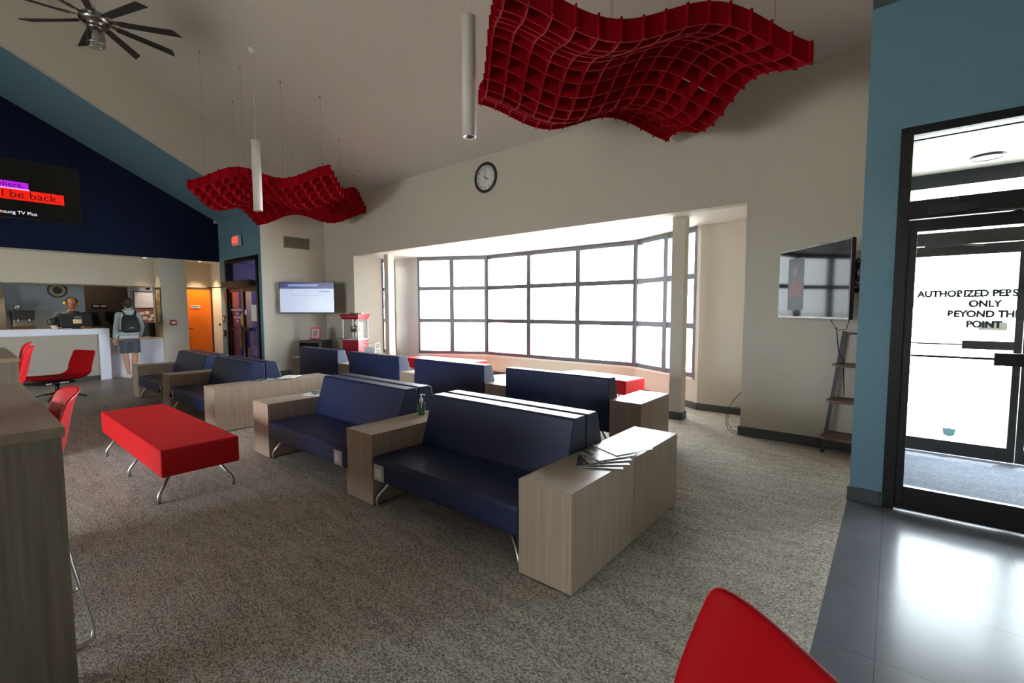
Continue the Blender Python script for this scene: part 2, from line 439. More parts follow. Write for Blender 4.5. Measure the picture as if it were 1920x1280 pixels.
# navy wall over reception
b = MB(); b.extr([(4.45, 2.73), (4.45, zl(4.45)+.05), (-1, zl(-1)+.05), (-6, zl(-6)+.05), (-6, 2.73)], -13.45, -13.3)
struct(b.build('wall_left', M['navy']), 'dark navy upper wall over the reception counter', 'wall')
b = MB(); b.box(-14.9, -13.45, -6, 4.57, 2.731, 2.85)
struct(b.build('ceiling', M['white_ceil']), 'flat soffit behind the navy wall', 'ceiling')
b = MB(); b.box(-14.9, -13.9, -2, 3.2, 2.08, 2.73)
struct(b.build('trim_1', M['cream_dim']), 'cream bulkhead over the reception desk', 'trim')
b = MB(); b.box(-14.1, -13.36, 3.205, 3.72, 0, 2.73); b.box(-14.1, -14.0, 3.72, 3.8, 0, 2.73); b.box(-14.1, -14.0, 3.8, 4.45, 2.08, 2.73)
struct(b.build('wall_left', M['cream_dim']), 'cream pillar wall at the end of the reception counter', 'wall')
b = MB(); b.box(-15.1, -15.0, -2, 2.08, 0, 2.73); b.box(-15.1, -15.0, 2.92, 4.0, 0, 2.73); b.box(-15.1, -14.1, 4.0, 4.12, 0, 2.73); b.box(-15.1, -15.0, 2.08, 2.92, 2.55, 2.73)
struct(b.build('wall_left', M['office']), 'blue grey office wall behind the reception desk', 'wall')
b = MB(); b.box(-17.4, -17.3, 0.5, 4.0, 0, 2.5); b.box(-17.3, -15.1, 0.9, 1.0, 0, 2.5); b.box(-17.3, -15.1, 3.9, 4.0, 0, 2.5); b.box(-17.4, -15.1, 0.5, 4.0, 2.5, 2.6)
struct(b.build('wall_left', M['office_dark']), 'dim brown back office seen through the opening', 'wall')
b = MB(); b.box(-15.1, -14.9, -6, 4.57, 2.73, 2.85)
struct(b.build('ceiling', M['white_ceil']), 'flat office ceiling behind the bulkhead', 'ceiling')
# hidden shell that closes the hall behind the photographer
b = MB()
b.box(-13.3, -7.1, -6.15, -6, 0, 5.3); b.box(-2.9, 3.2, -6.15, -6, 0, 5.3); b.box(-7.1, -2.9, -6.15, -6, 2.4, 5.3); b.box(-7.1, -2.9, -6.15, -6, 0, 0.1)
b.box(-15.1, -13.3, -6.15, -6, 0, 2.85)
struct(b.build('wall_front', M['cream']), 'cream front wall behind the viewer', 'wall')
b = MB(); b.box(3.2, 3.35, -6.15, 6.6, 0, 8)
struct(b.build('wall_right', M['cream']), 'cream end wall far to the right', 'wall')
b = MB(); b.box(-15.1, -15.0, -6, -2, 0, 2.85)
struct(b.build('wall_left', M['cream_dim']), 'cream wall at the far left of reception', 'wall')
wf = MB()
for k in range(4): wf.box(-7.1+1.383*k, -7.05+1.383*k, -6.12, -6.02, 0.1, 2.4)
for z in (0.1, 1.3, 2.35): wf.box(-7.1, -2.9, -6.11, -6.03, z, z+.05)
w = struct(wf.build('fill_window_1', M['frame']), 'added unseen window behind the viewer that lets in fill light', 'window')  # unseen window, added to bring fill light into the hall
MB().box(-7.1, -2.9, -6.08, -6.07, 0.1, 2.4).build('pane', M['glass'], w)

# bay: walls, ceiling, sill
def seg(b, p0, p1, z0, z1, th, side=1):
    p0, p1 = Vector(p0), Vector(p1); d = (p1-p0).normalized(); n = Vector((-d.y, d.x))*th*side
    b.prism([p0, p1, p1+n, p0+n], z0, z1)
b = MB(); seg(b, (-1.36, 6.1), (-1.36, 7.17), 0, 2.73, .12, -1); seg(b, (-1.36, 7.05), PR[2], 0, 2.73, .12, -1)
d = (Vector(PR[3])-Vector(PR[2])).normalized(); q0 = Vector(PR[2])+d*0.07
seg(b, PR[2], q0, 0, 2.73, .12, -1)
struct(b.build('wall_right', M['cream']), 'right side wall of the window bay', 'wall')
b = MB(); seg(b, (-9.58, 6.1), (-9.58, 6.68), 0, 2.73, .12, 1); seg(b, (-9.58, 6.68), (-9.58, 7.17), 0, 0.46, .12, 1); seg(b, (-9.58, 6.68), (-9.58, 7.17), 2.68, 2.73, .12, 1)
seg(b, PR[5], (-9.58, 7.05), 0, 2.73, .12, -1)
struct(b.build('wall_left', M['cream']), 'left side wall of the window bay', 'wall')
b = MB()
for a, c in ((q0, PR[3]), (PR[3], PR[4]), (PR[4], PR[5])): seg(b, a, c, 0, 0.44, .14, -1)
struct(b.build('wall_back', M['cream']), 'low cream wall under the bay windows', 'wall')
b = MB()
for a, c in ((q0, PR[3]), (PR[3], PR[4]), (PR[4], PR[5])): seg(b, a, c, 0.44, 0.47, .14, -1); seg(b, a, c, 0.44, 0.47, .03, 1)
struct(b.build('trim_2', M['white']), 'pale ledge under the bay windows', 'trim')
b = MB(); b.prism([(-1.24, 6.1), (-1.24, 7.2), (-2.2, 7.2), (-3.5, 8.05), (-7.3, 8.05), (-8.8, 7.2), (-9.7, 7.2), (-9.7, 6.1)], 2.73, 2.9)
struct(b.build('ceiling', M['white_ceil']), 'bright white ceiling of the window bay', 'ceiling')
def bay_window(name, p0, p1, fr, label, th0=.05, th1=.05):
    p0, p1 = Vector(p0), Vector(p1); L = (p1-p0).length; a = math.atan2(p1.y-p0.y, p1.x-p0.x)
    mx = Matrix.Translation((p0.x, p0.y, 0)) @ Matrix.Rotation(a, 4, 'Z')
    b = MB()
    xs = [0]+[f*L for f in fr]+[L]
    for i, x in enumerate(xs):
        w0 = th0 if i == 0 else .05; w1 = th1 if i == len(xs)-1 else .05
        b.box(x-(0 if i == 0 else w0), x+(0 if i == len(xs)-1 else w1), .0 if 0 < i < len(xs)-1 else -.005, .11, .46, 2.73, mx)
    for z in (.455, 1.205, 1.955, 2.645): b.box(.01, L-.01, .005, .105, z, z+.085, mx)
    for i in range(len(xs)-1):   # slim inner glazing beads
        for xx in (xs[i]+.035, xs[i+1]-.05): b.box(xx, xx+.012, .05, .09, .5, 2.7, mx)
    o = struct(b.build(name, M['frame']), label, 'window')
    MB().box(.0, L, .075, .081, .47, 2.72, mx).build('pane', M['glass'], o)
    return o
bay_window('window_2', PR[4], PR[3], (1/3, 2/3), 'three bay wide centre window of the bay', .095, .095)
bay_window('window_3', PR[5], PR[4], (.5,), 'two bay wide angled window at the left of the bay', .06, .09)
bay_window('window_4', PR[3], (q0.x, q0.y), (.53,), 'angled window at the right of the bay behind the column', .09, .06)
bay_window('window_5', (-9.58, 6.68), (-9.58, 7.05), (), 'narrow side window at the left end of the bay', .01, .01)
# columns
for i, (x0, x1, lb) in enumerate(((-2.34, -2.17, 'right'), (-8.86, -8.70, 'left'))):
    b = MB(); b.box(x0, x1, 6.24, 6.40, 0, 2.73)
    o = tag(b.build('column', M['cream'], bevel=.004), 'square cream column standing at the %s of the window bay' % lb, 'column', kind='structure')
    MB().box(x0-.012, x1+.012, 6.228, 6.412, 0, .10).build('baseboard', M['base'], o)
# baseboards
b = MB(); b.box(-1.35, -.22, 5.925, 5.94, 0, .105); b.box(-1.372, -1.345, 5.925, 5.94, 0, .105); b.box(-10.85, -9.6, 5.925, 5.94, 0, .105); struct(b.build('baseboard_back', M['base']), 'dark grey baseboard along the window wall', 'baseboard')
b = MB(); seg(b, (-1.372, 5.93), (-1.372, 7.05), 0, .10, .012, 1); seg(b, (-1.37, 7.038), (-2.215, 7.038), 0, .10, .012, -1)
seg(b, (-2.215, 7.04), (q0.x-.01, q0.y-.014), 0, .10, .012, 1)
for a, c in ((q0, PR[3]), (PR[3], PR[4]), (PR[4], PR[5])): seg(b, a, c, 0, .10, .014, 1)
struct(b.build('baseboard_bay', M['base']), 'dark grey baseboard around the window bay', 'baseboard')
b = MB(); b.box(-.225, -.02, 4.436, 4.45, 0, .105); struct(b.build('baseboard_right', M['base']), 'dark baseboard under the narrow blue wall', 'baseboard')
b = MB(); b.box(-10.85, -10.836, 4.45, 5.92, 0, .105); struct(b.build('baseboard_left', M['base']), 'dark baseboard under the vent wall', 'baseboard')

# ---- right glass doors and vestibule
BM = M['black_metal']
b = MB()
b.box(-.01, .06, 4.42, 4.56, 0, 2.79); b.box(1.83, 1.9, 4.42, 4.56, 0, 2.79); b.box(.06, 1.83, 4.42, 4.56, 2.73, 2.79); b.box(.06, 1.83, 4.42, 4.56, 2.14, 2.27)
b.box(.06, 1.83, 4.46, 4.52, 2.695, 2.705)
fr = struct(b.build('door_frame', BM), 'tall black metal frame with transom around the right glass doors', 'door frame')
MB().box(.06, 1.83, 4.488, 4.494, 2.26, 2.74).build('transom_pane', M['glass'], fr)
def glass_door(name, x0, x1, y, label, bz, stile=.055, rail=.17, top=.085, sg=1, h=2.135, mirror=False):
    b = MB(); b.box(x0, x0+stile, y-.022, y+.022, .012, h); b.box(x1-stile, x1, y-.022, y+.022, .012, h)
    b.box(x0+stile, x1-stile, y-.022, y+.022, .012, rail); b.box(x0+stile, x1-stile, y-.022, y+.022, h-top, h)
    o = struct(b.build(name, BM, bevel=.003), label, 'door')
    MB().box(x0+stile, x1-stile, y-.003, y+.003, rail, h-top).build('pane', M['glass'], o)
    b = MB(); b.box(x0+stile, x1-stile, y-.05, y-.03, bz-.008, bz+.008)
    q0, q1 = (x0+stile, x0+.45) if mirror else (x0+.48, x1-.06)
    b.box(q0, q1, y-.065, y-.022, bz-.042, bz+.042)
    b.build('push_bar', BM, o, bevel=.003)
    return o
d1 = glass_door('door_1', .05, .945, 4.46, 'near black framed glass door lettered for authorized personnel', 1.165, stile=.06, rail=.185)
glass_door('door_2', .95, 1.84, 4.46, 'near right leaf of the black framed glass doors, outside the photo', 1.165, stile=.06, rail=.185, mirror=True)
b = MB(); b.box(.16, .42, 4.375, 4.44, 2.155, 2.215); b.tube([(.3, 4.37, 2.22), (.3, 4.40, 2.235)], .02)
b.tube([(.36, 4.38, 2.16), (.62, 4.30, 2.13), (.55, 4.42, 2.12)], .008, 6); b.build('door_closer', M['black'], d1)
tm = mat('etched_lettering', rgb(56, 58, 62), 0.7)
for i, (s_, z_) in enumerate((('AUTHORIZED PERSONNEL', 1.603), ('ONLY', 1.533), ('BEYOND THIS', 1.463), ('POINT', 1.393))):
    text('lettering', s_, .062, basis((.475, 4.453, z_), (1, 0, 0), (0, 0, 1)), tm, d1, depth=.0006, bold=.0036, sx=.93)
# far pair
b = MB()
b.box(.0, .06, 6.4, 6.52, 0, 2.84); b.box(1.83, 1.9, 6.4, 6.52, 0, 2.84); b.box(.06, 1.83, 6.4, 6.52, 2.72, 2.84); b.box(.06, 1.83, 6.4, 6.52, 2.14, 2.27)
fr = struct(b.build('door_frame', BM), 'black metal frame with transom around the outer glass doors', 'door frame')
MB().box(.06, 1.83, 6.46, 6.466, 2.26, 2.73).build('transom_pane', M['glass'], fr)
d3 = glass_door('door_3', .06, .955, 6.46, 'outer black framed glass door leading to the bright apron', 1.145, stile=.055, rail=.15, top=.1)
glass_door('door_4', .96, 1.84, 6.46, 'outer right leaf of the glass doors, outside the photo', 1.145, stile=.055, rail=.15, top=.1, mirror=True)
b = MB(); b.box(.22, .48, 6.375, 6.44, 2.12, 2.18); b.tube([(.42, 6.38, 2.14), (.64, 6.3, 2.11), (.58, 6.42, 2.1)], .008, 6); b.build('door_closer', M['black'], d3)
b = MB(); b.box(.655, .85, 6.452, 6.4535, 1.29, 1.37); b.build('notice', M['plate'], d3)
b = MB(); b.prism([(.0, -.045), (.04, -.03), (.045, .0), (.05, .04), (.02, .035), (0, .045), (-.02, .035), (-.05, .04), (-.045, 0), (-.04, -.03)], 0, .001, basis((.49, 6.452, .24), (1, 0, 0), (0, 0, 1)))
b.build('shield_sticker', mat('pale_blue_sticker', rgb(120, 170, 176), .6), d3)
b = MB(); b.box(-.12, 0, 4.57, 6.6, 0, 2.88); struct(b.build('wall_vestibule', M['white_ceil']), 'left wall of the right vestibule', 'wall')
b = MB(); b.box(1.9, 3.2, 6.4, 6.55, 0, 2.88); b.box(1.9, 2.0, 4.57, 6.4, 0, 2.88); struct(b.build('wall_vestibule', M['white_ceil']), 'right wall of the right vestibule', 'wall')
b = MB(); b.box(-.12, 3.2, 4.57, 6.6, 2.86, 2.98); struct(b.build('ceiling', M['white_ceil']), 'white vestibule ceiling seen through the transom', 'ceiling')
b = MB(); b.box(-.1, 2.0, 6.4, 6.55, 2.84, 2.86); struct(b.build('trim_3', BM), 'black head strip over the outer doors', 'trim')
b = MB(); b.lathe([(.0, 2.845), (.095, 2.845), (.11, 2.86)], .59, 5.96)
o = tag(b.build('ceiling_light', M['white']), 'round flat ceiling light between the two glass doors', 'ceiling light')
b = MB(); b.lathe([(.098, 2.857), (.112, 2.842), (.118, 2.858)], .59, 5.96); b.build('ring', M['black'], o)

# ---- left double doors + vestibule behind
b = MB()
b.box(-12.88, -12.79, 4.40, 4.56, 0, 2.73); b.box(-11.07, -10.99, 4.40, 4.56, 0, 2.73); b.box(-12.79, -11.07, 4.40, 4.56, 2.64, 2.73); b.box(-12.79, -11.07, 4.40, 4.56, 2.03, 2.17)
fr = struct(b.build('door_frame', BM), 'black frame with transom around the left double doors', 'door frame')
MB().box(-12.79, -11.07, 4.486, 4.492, 2.17, 2.64).build('transom_pane', M['glass_tint'], fr)
MB().box(-12.8, -11.2, 4.30, 4.40, 2.06, 2.19).build('door_operator', BM, fr, bevel=.005)
b = MB(); b.tube([(-12.75, 4.3, 2.06), (-12.95, 4.05, 2.05), (-12.75, 3.98, 2.05)], .012, 6); b.build('operator_arm', BM, fr)
dl = glass_door('door_5', -12.79, -11.93, 4.46, 'left leaf of the dark framed double doors under the exit sign', 1.05, stile=.07, rail=.1, h=2.02)
dr = glass_door('door_6', -11.93, -11.07, 4.46, 'right leaf of the dark framed double doors under the exit sign', 1.05, stile=.07, rail=.1, h=2.02, mirror=True)
b = MB(); b.box(-11.945, -11.915, 4.425, 4.438, .02, 2.02); b.build('astragal', M['steel'], dl)
b = MB(); b.box(-12.0, -11.9, 4.36, 4.40, .6, 1.1); b.build('lock_plate', mat('brass_plate', rgb(120, 100, 60), .4, .6), dl)
tw = mat('white_lettering', rgb(225, 225, 230), 0.5)
for z_, s_ in ((1.50, 'AUTHORIZED PERSONNEL'), (1.41, 'ONLY'), (1.32, 'BEYOND THIS'), (1.23, 'POINT')):
    text('lettering', s_, .075, basis((-12.33, 4.452, z_), (1, 0, 0), (0, 0, 1)), tw, dl, sx=.8)
b = MB(); b.box(-12.12, -12.02, 4.45, 4.453, 1.15, 1.4); b.build('yellow_sticker', mat('yellow_sticker', rgb(220, 180, 40), .6), dl)
b = MB(); b.box(-11.5, -11.2, 4.45, 4.453, 1.25, 1.62); b.build('notice', M['paper'], dr)
b = MB(); b.box(-11.5, -11.15, 4.45, 4.453, .45, .68); b.build('notice', mat('violet_notice', rgb(110, 96, 150), .6), dr)
b = MB(); b.lathe([(.0, 0), (.07, .001), (.07, .003), (0, .004)], 0, 0, 20, basis((-11.8, 4.449, 1.45), (1, 0, 0), (0, 0, 1))); b.build('round_sticker', M['paper'], dr)
vb = mat('violet_blue_paint', rgb(74, 78, 150), .6)
b = MB(); b.box(-13.4, -10.97, 6.6, 6.72, 0, 2.75); b.box(-13.4, -13.3, 4.57, 6.6, 0, 2.75); b.box(-10.975, -10.97, 4.57, 6.6, 0, 2.75)
struct(b.build('wall_vestibule', vb), 'violet blue walls of the vestibule behind the left doors', 'wall')
b = MB(); b.box(-13.4, -10.97, 4.57, 6.72, 2.74, 2.85); struct(b.build('ceiling', M['white_ceil']), 'ceiling of the left vestibule', 'ceiling')
b = MB(); b.box(-12.6, -11.9, 6.56, 6.6, 0, 2.0); struct(b.build('door_7', mat('orange_red_door', rgb(206, 92, 50), .5)), 'orange door dimly seen through the left double doors', 'door')
vl = bpy.data.lights.new('vestibule_fill', 'POINT'); vl.energy = 16; vl.shadow_soft_size = .15; vl.color = (.9, .85, 1)
o = bpy.data.objects.new('vestibule_fill', vl); C.objects.link(o); o.location = (-12.1, 5.5, 2.5)  # added fill light for the violet walls, no fixture here

# ---- orange door, recess
b = MB(); b.box(-13.99, -13.95, 3.82, 4.41, .01, 2.05)
od = struct(b.build('door_8', M['orange'], bevel=.003), 'orange stained wooden door beside the reception counter', 'door')
b = MB(); b.box(-14.0, -13.94, 3.78, 3.82, 0, 2.09); b.box(-14.0, -13.94, 4.41, 4.45, 0, 2.09); b.box(-14.0, -13.94, 3.82, 4.41, 2.05, 2.09); b.build('frame', mat('dark_door_frame', rgb(60, 52, 46), .5), od)
b = MB(); b.box(-13.95, -13.94, 3.95, 4.16, 1.55, 1.63); b.build('sign_plate', M['plate'], od)
b = MB()
for k in range(5): b.box(-13.94, -13.938, 3.965+.037*k, 3.985+.037*k, 1.575, 1.605)
b.build('sign_lettering', M['black'], od)
b = MB(); b.tube([(-13.95, 3.88, 1.03), (-13.9, 3.88, 1.03), (-13.9, 3.97, 1.03)], .012, 8); b.build('door_handle', M['black'], od)
def lamp(name, loc, e, col, size=.08, spot=None):
    d = bpy.data.lights.new(name, 'SPOT' if spot else 'POINT'); d.energy = e; d.color = col; d.shadow_soft_size = size
    if spot: d.spot_size = math.radians(spot); d.spot_blend = .6
    o = bpy.data.objects.new(name, d); C.objects.link(o); o.location = loc
    return o
WARM = (1.0, .72, .42)
lit = mat('lit_lamp_lens', rgb(255, 240, 215), .5, emit=(1, .85, .6, 1), estr=6)
def downlight(x, y, z, label, on=True, grp=None, r=.07):
    b = MB(); b.lathe([(r*.55, z+.004), (r*.6, z-.004), (r, z-.006), (r+.004, z)], x, y, 24)
    o = tag(b.build('downlight', M['white']), label, 'ceiling light', grp)
    b = MB(); b.lathe([(0, z-.002), (r*.56, z-.002), (r*.56, z)], x, y, 20)
    b.build('lens', lit if on else M['plate'], o)
    return o
downlight(-13.62, 4.1, 2.73, 'recessed downlight shining on the orange door')
lamp('door_downlight_glow', (-13.62, 4.1, 2.68), 150, WARM, spot=78)
downlight(-14.2, .76, 2.08, 'recessed downlight above the coffee machine')
lamp('desk_downlight_glow', (-14.2, .76, 2.04), 26, (1, .85, .65), spot=120)
downlight(-14.2, 1.95, 2.08, 'recessed downlight above the clerk at the reception desk')
lamp('clerk_downlight_glow', (-14.25, 1.35, 2.04), 24, (1, .85, .65), spot=120)
downlight(-13.62, 2.98, 2.73, 'recessed downlight beside the framed notice board')
lamp('board_downlight_glow', (-13.62, 2.98, 2.66), 30, WARM, spot=62)
lamp('office_side_fill', (-14.5, 3.5, 2.6), 14, (1, .9, .8), .12)  # added fill light for the whiteboard corner, without a fixture
lamp('back_office_lamp', (-16.3, 2.3, 2.3), 10, (1, .8, .6), .15)

# ---- reception counter
ct = empty('reception_counter', (-13.4, 2.2, 0))
tag(ct, 'white waterfall reception counter with a lower section at its right end', 'counter')
def at(o, mb, *a, **k):
    """build under empty o, world coords"""
    loc = o.location.copy(); rz = o.rotation_euler.z
    mb.bm.transform(Matrix.Rotation(-rz, 4, 'Z') @ Matrix.Translation(-loc))
    return mb.build(*a, parent=o, **k)
at(ct, MB().box(-13.95, -13.2, -1.0, 2.2, .99, 1.11).box(-13.95, -13.2, 2.02, 2.2, 0, .99), 'high_top', M['solid_white'], bevel=.004)
at(ct, MB().box(-13.9, -13.24, -1.0, 2.02, .1, .99), 'front_panel', M['taupe'])
at(ct, MB().box(-13.9, -13.26, -1.0, 2.02, 0, .1), 'kick', M['base'])
at(ct, MB().box(-13.95, -13.38, 2.2, 3.2, 0, .83), 'low_front', M['solid_white'])
at(ct, MB().box(-14.0, -13.36, 2.2, 3.2, .83, .86), 'low_top', mat('beige_counter_top', rgb(206, 176, 146), .4), bevel=.003)

# ================================================================== furniture
WT = [M['wood'], M['wood_top']]
def end_table(x1, yf, label, group, first=[None]):
    """0.35 wide, 0.75 deep laminate box, right edge x1, front yf"""
    if first[0] is None:
        b = MB(); b.box(-.175, .175, 0, .748, .01, .555, top=1)
        o = b.build('end_table', WT, bevel=.0015, seg=1)
        MB().box(-.165, .165, .01, .738, 0, .01).build('plinth', M['black'], o)
        first[0] = o
    else: o = copy_tree(first[0])
    o.location = (x1-.175, yf, 0)
    tag(o, label, 'end table', group)
    return o
GT = 'laminate end tables between the sofas'
Y0 = 1.98
end_table(-1.235, Y0, 'nearest laminate end table, at the right end of the front sofa row', GT)
end_table(-1.235, Y0+.754, 'laminate end table with bright glare directly behind the nearest end table', GT)
end_table(-3.01, Y0, 'laminate end table between the two nearest navy sofas, facing the viewer', GT)
end_table(-3.01, Y0+.75, 'laminate end table mostly hidden behind the nearest sofa, green sanitizer by its front edge', GT)
end_table(-4.815, Y0, 'laminate end table at the left side of the second nearest sofa', GT)
end_table(-4.815, Y0+.75, 'laminate end table hidden behind the left side of the second nearest sofa', GT)
end_table(-6.30, Y0, 'laminate end table with a wide bare side panel, just right of the middle left sofa', GT)
end_table(-6.30, Y0+.75, 'rear laminate end table with magazines, joined behind the wide bare side panel', GT)
end_table(-8.09, Y0, 'laminate end table between the two farthest left sofas', GT)
end_table(-8.09, Y0+.75, 'laminate end table behind the one between the two farthest left sofas', GT)
end_table(-9.86, Y0, 'farthest laminate end table, nearest the reception counter', GT)
end_table(-9.86, Y0+.75, 'laminate end table right behind the farthest one by the counter', GT)
YB = 4.35
end_table(-1.91, YB, 'white glaring laminate end table at the right end of the back row, by the column', GT)
end_table(-3.69, YB, 'laminate end table in the back row left of the rightmost backrest', GT)
end_table(-5.47, YB, 'laminate end table in the middle of the back row', GT)
end_table(-7.25, YB, 'laminate end table in the back row below the popcorn machine', GT)
end_table(-9.03, YB, 'laminate end table at the left end of the back row', GT)

def leg_pts(bx, by, tx, ty, ht):
    return [(tx, ty, ht), (bx+(tx-bx)*.06, by+(ty-by)*.06, .075), (bx, by, .055), (bx, by, .0)]
def make_sofa():
    r = empty('sofa')
    w = .708
    b = MB(); b.extr([(-.745, .215), (-.75, .235), (-.748, .375), (-.735, .39), (-.5, .392), (-.26, .385), (-.22, .38), (-.22, .215)], -w, w)
    b.build('seat', M['vinyl'], r, bevel=.012, seg=3)
    prof = [(-.012, .20), (0, .215), (0, .765), (-.018, .782), (-.135, .782), (-.155, .768), (-.262, .40), (-.262, .2)]
    b = MB(); b.extr(prof, -w, w)
    b.build('backrest', M['vinyl'], r, bevel=.008, seg=2)
    for sx in (-1, 1):
        for y in (-.72, -.05):
            b = MB(); b.tube(leg_pts(sx*(w-.012), y, sx*(w-.13), y+(.06 if y < -.5 else -.02), .22), .0115, 8)
            b.build('leg', M['steel'], r)
    return r
def outlet_plate(sofa, sx, dark=False):
    b = MB(); b.box(sx-.06, sx+.06, -.756, -.747, .225, .345)
    p = b.build('power_outlet', M['plate'], sofa, bevel=.002)
    b = MB()
    if dark:
        b.box(sx-.03, sx+.035, -.775, -.756, .25, .30); b.box(sx-.045, sx+.0, -.765, -.756, .30, .335)
        b.build('plugged_adapter', M['black'], p)
    else:
        b.box(sx-.035, sx+.035, -.7585, -.756, .25, .32); b.build('socket_cover', M['paper'], p)
sofa0 = make_sofa()
GS = 'navy sofas of the waiting lounge'
used = []
def sofa(xc, y, face, label):
    s_ = sofa0 if not used else copy_tree(proto_s)
    used.append(1)
    s_.location = (xc, y, 0); s_.rotation_euler.z = 0 if face < 0 else PI
    tag(s_, label, 'sofa', GS)
    return s_
proto_s = sofa0
YM = Y0+.75
xs1 = (-2.2975+.0, -4.0875, -7.37, -9.13)
c1 = (-1.585-3.01)/2; c2 = (-3.36-4.815)/2; c3 = (-6.65-8.09)/2; c4 = (-8.44-9.86)/2; 
sofas = [sofa(c1, YM-.004, -1, 'nearest navy sofa, a square power outlet at the left of its front'),
         sofa(c2, YM-.004, -1, 'second nearest navy sofa, a square power outlet at the right of its front'),
         sofa(c3, YM-.004, -1, 'navy sofa facing the red bench, its outlet with a plugged adapter at the left'),
         sofa(c4, YM-.004, -1, 'farthest navy sofa of the front row, nearest the reception counter')]
sofa(c1, YM+.004, 1, 'navy sofa back to back behind the nearest sofa')
sofa(c2, YM+.004, 1, 'navy sofa back to back behind the second nearest sofa')
sofa(c3, YM+.004, 1, 'navy sofa back to back behind the one facing the red bench')
sofa(c4, YM+.004, 1, 'navy sofa back to back behind the farthest front row sofa')
sofa(-2.98, YB, 1, 'navy sofa at the right end of the back row, seen from behind')
sofa(-4.76, YB, 1, 'second navy sofa from the right in the back row, seen from behind below the window')
sofa(-6.54, YB, 1, 'third navy sofa from the right in the back row, in front of the popcorn machine')
sofa(-8.32, YB, 1, 'leftmost navy sofa of the back row, in front of the microwave')
outlet_plate(sofas[0], -.62); outlet_plate(sofas[1], .60); outlet_plate(sofas[2], -.62, True); outlet_plate(sofas[3], .60, True)

def bench(x0, x1, y0, y1, label, rz=0.0, nlegs=3):
    cx, cy = (x0+x1)/2, (y0+y1)/2; w, d = (x1-x0)/2, (y1-y0)/2
    r = empty('bench', (cx, cy, 0), rz)
    MB().box(-w, w, -d, d, .235, .45).build('seat', M['red_fab'], r, bevel=.014, seg=3)
    for i in range(nlegs):
        x = -w+.14 + (2*w-.28)*i/(nlegs-1)
        for sy in (-1, 1):
            b = MB(); b.tube(leg_pts(x, sy*(d-.01), x+.05*(1 if i == 0 else -1 if i == nlegs-1 else 1), sy*(d-.12), .24), .0125, 8); b.build('leg', M['steel'], r)
    return tag(r, label, 'bench', 'red upholstered benches')
bench(-6.33, -4.2, .945, 1.49, 'long red upholstered bench standing alone on the carpet at left')
bench(-4.3, -2.95, 6.34, 6.86, 'red bench at the foot of the bay window, right of the round plinth', rz=-.13)
bench(-8.35, -6.45, 6.45, 6.98, 'red bench at the left of the bay window, mostly hidden', rz=.1)

# round plinth in the bay
b = MB(); b.lathe([(.66, 0), (.66, .27), (.645, .285), (0.001, .285)], -5.05, 6.33-.0, 48)
tag(b.build('plinth', M['white'], smooth=False), 'round white display plinth by the bay window', 'plinth')

# ---- red shell stools and desks
def make_stool():
    r = empty('bar_stool')
    # shell: seat facing -y, back at +y.  grid in (u across, v along)
    prof = [(-.21, .735), (-.20, .722), (-.12, .712), (0, .70), (.10, .70), (.155, .715), (.19, .76), (.222, .86), (.246, .99), (.264, 1.09), (.288, 1.135)]
    W_ = [.17, .19, .205, .21, .21, .205, .20, .21, .24, .25, .225]
    b = MB(); rows = []
    nU = 12
    for (y, z), w in zip(prof, W_):
        row = []
        for k in range(nU+1):
            t = -1+2*k/nU
            lift = .035*abs(t)**2.5
            yy = y - (lift*1.6 if z > .75 else 0); zz = z + (lift if z < .76 else 0) - (.03*abs(t)**3 if z > 1.07 else 0)
            row.append(b.bm.verts.new((w*t, yy, zz)))
        rows.append(row)
    def quad(rows, a, c):
        for i in range(a, c):
            for k in range(nU):
                f = b.bm.faces.new((rows[i][k], rows[i][k+1], rows[i+1][k+1], rows[i+1][k])); f.smooth = True
    quad(rows, 0, len(rows)-1)
    o = b.build('seat_shell', M['red_shell'], r, recalc=False)
    sm = o.modifiers.new('sub', 'SUBSURF'); sm.levels = 1; sm.render_levels = 2
    so = o.modifiers.new('thick', 'SOLIDIFY'); so.thickness = .007
    # chrome sled frame
    for s_ in (-1, 1):
        b = MB(); b.tube([(s_*.15, -.15, .70), (s_*.19, -.18, .6), (s_*.27, -.24, .06), (s_*.28, -.23, .012), (s_*.285, -.18, .009), (s_*.285, .22, .009), (s_*.28, .26, .02), (s_*.265, .265, .06), (s_*.19, .17, .6), (s_*.15, .12, .70)], .0085, 8)
        b.build('sled_leg', M['chrome'], r)
    b = MB(); b.tube([(-.245, -.22, .24), (.245, -.22, .24)], .0085, 8); b.build('foot_rail', M['chrome'], r)
    b = MB(); b.tube([(-.235, .225, .28), (.235, .225, .28)], .007, 8); b.build('rear_rail', M['chrome'], r)
    for yy in (-.15, .12):
        b = MB(); b.tube([(-.15, yy, .695), (.15, yy, .695)], .008, 8); b.build('seat_rail', M['chrome'], r)
    return r
st0 = make_stool()
GB = 'red shell bar stools at the tall desks'
for i, (x, y, rz, lb) in enumerate(((-3.02, .085, -.04, 'red perforated shell bar stool tucked into the near tall desk'),
                                    (-6.95, .26, -.1, 'red shell bar stool nearer to us at the far tall desk'),
                                    (-7.75, .30, -.05, 'red shell bar stool farther away at the far tall desk'))):
    s_ = st0 if i == 0 else copy_tree(st0)
    s_.location = (x, y, 0); s_.rotation_euler.z = rz; tag(s_, lb, 'bar stool', GB)
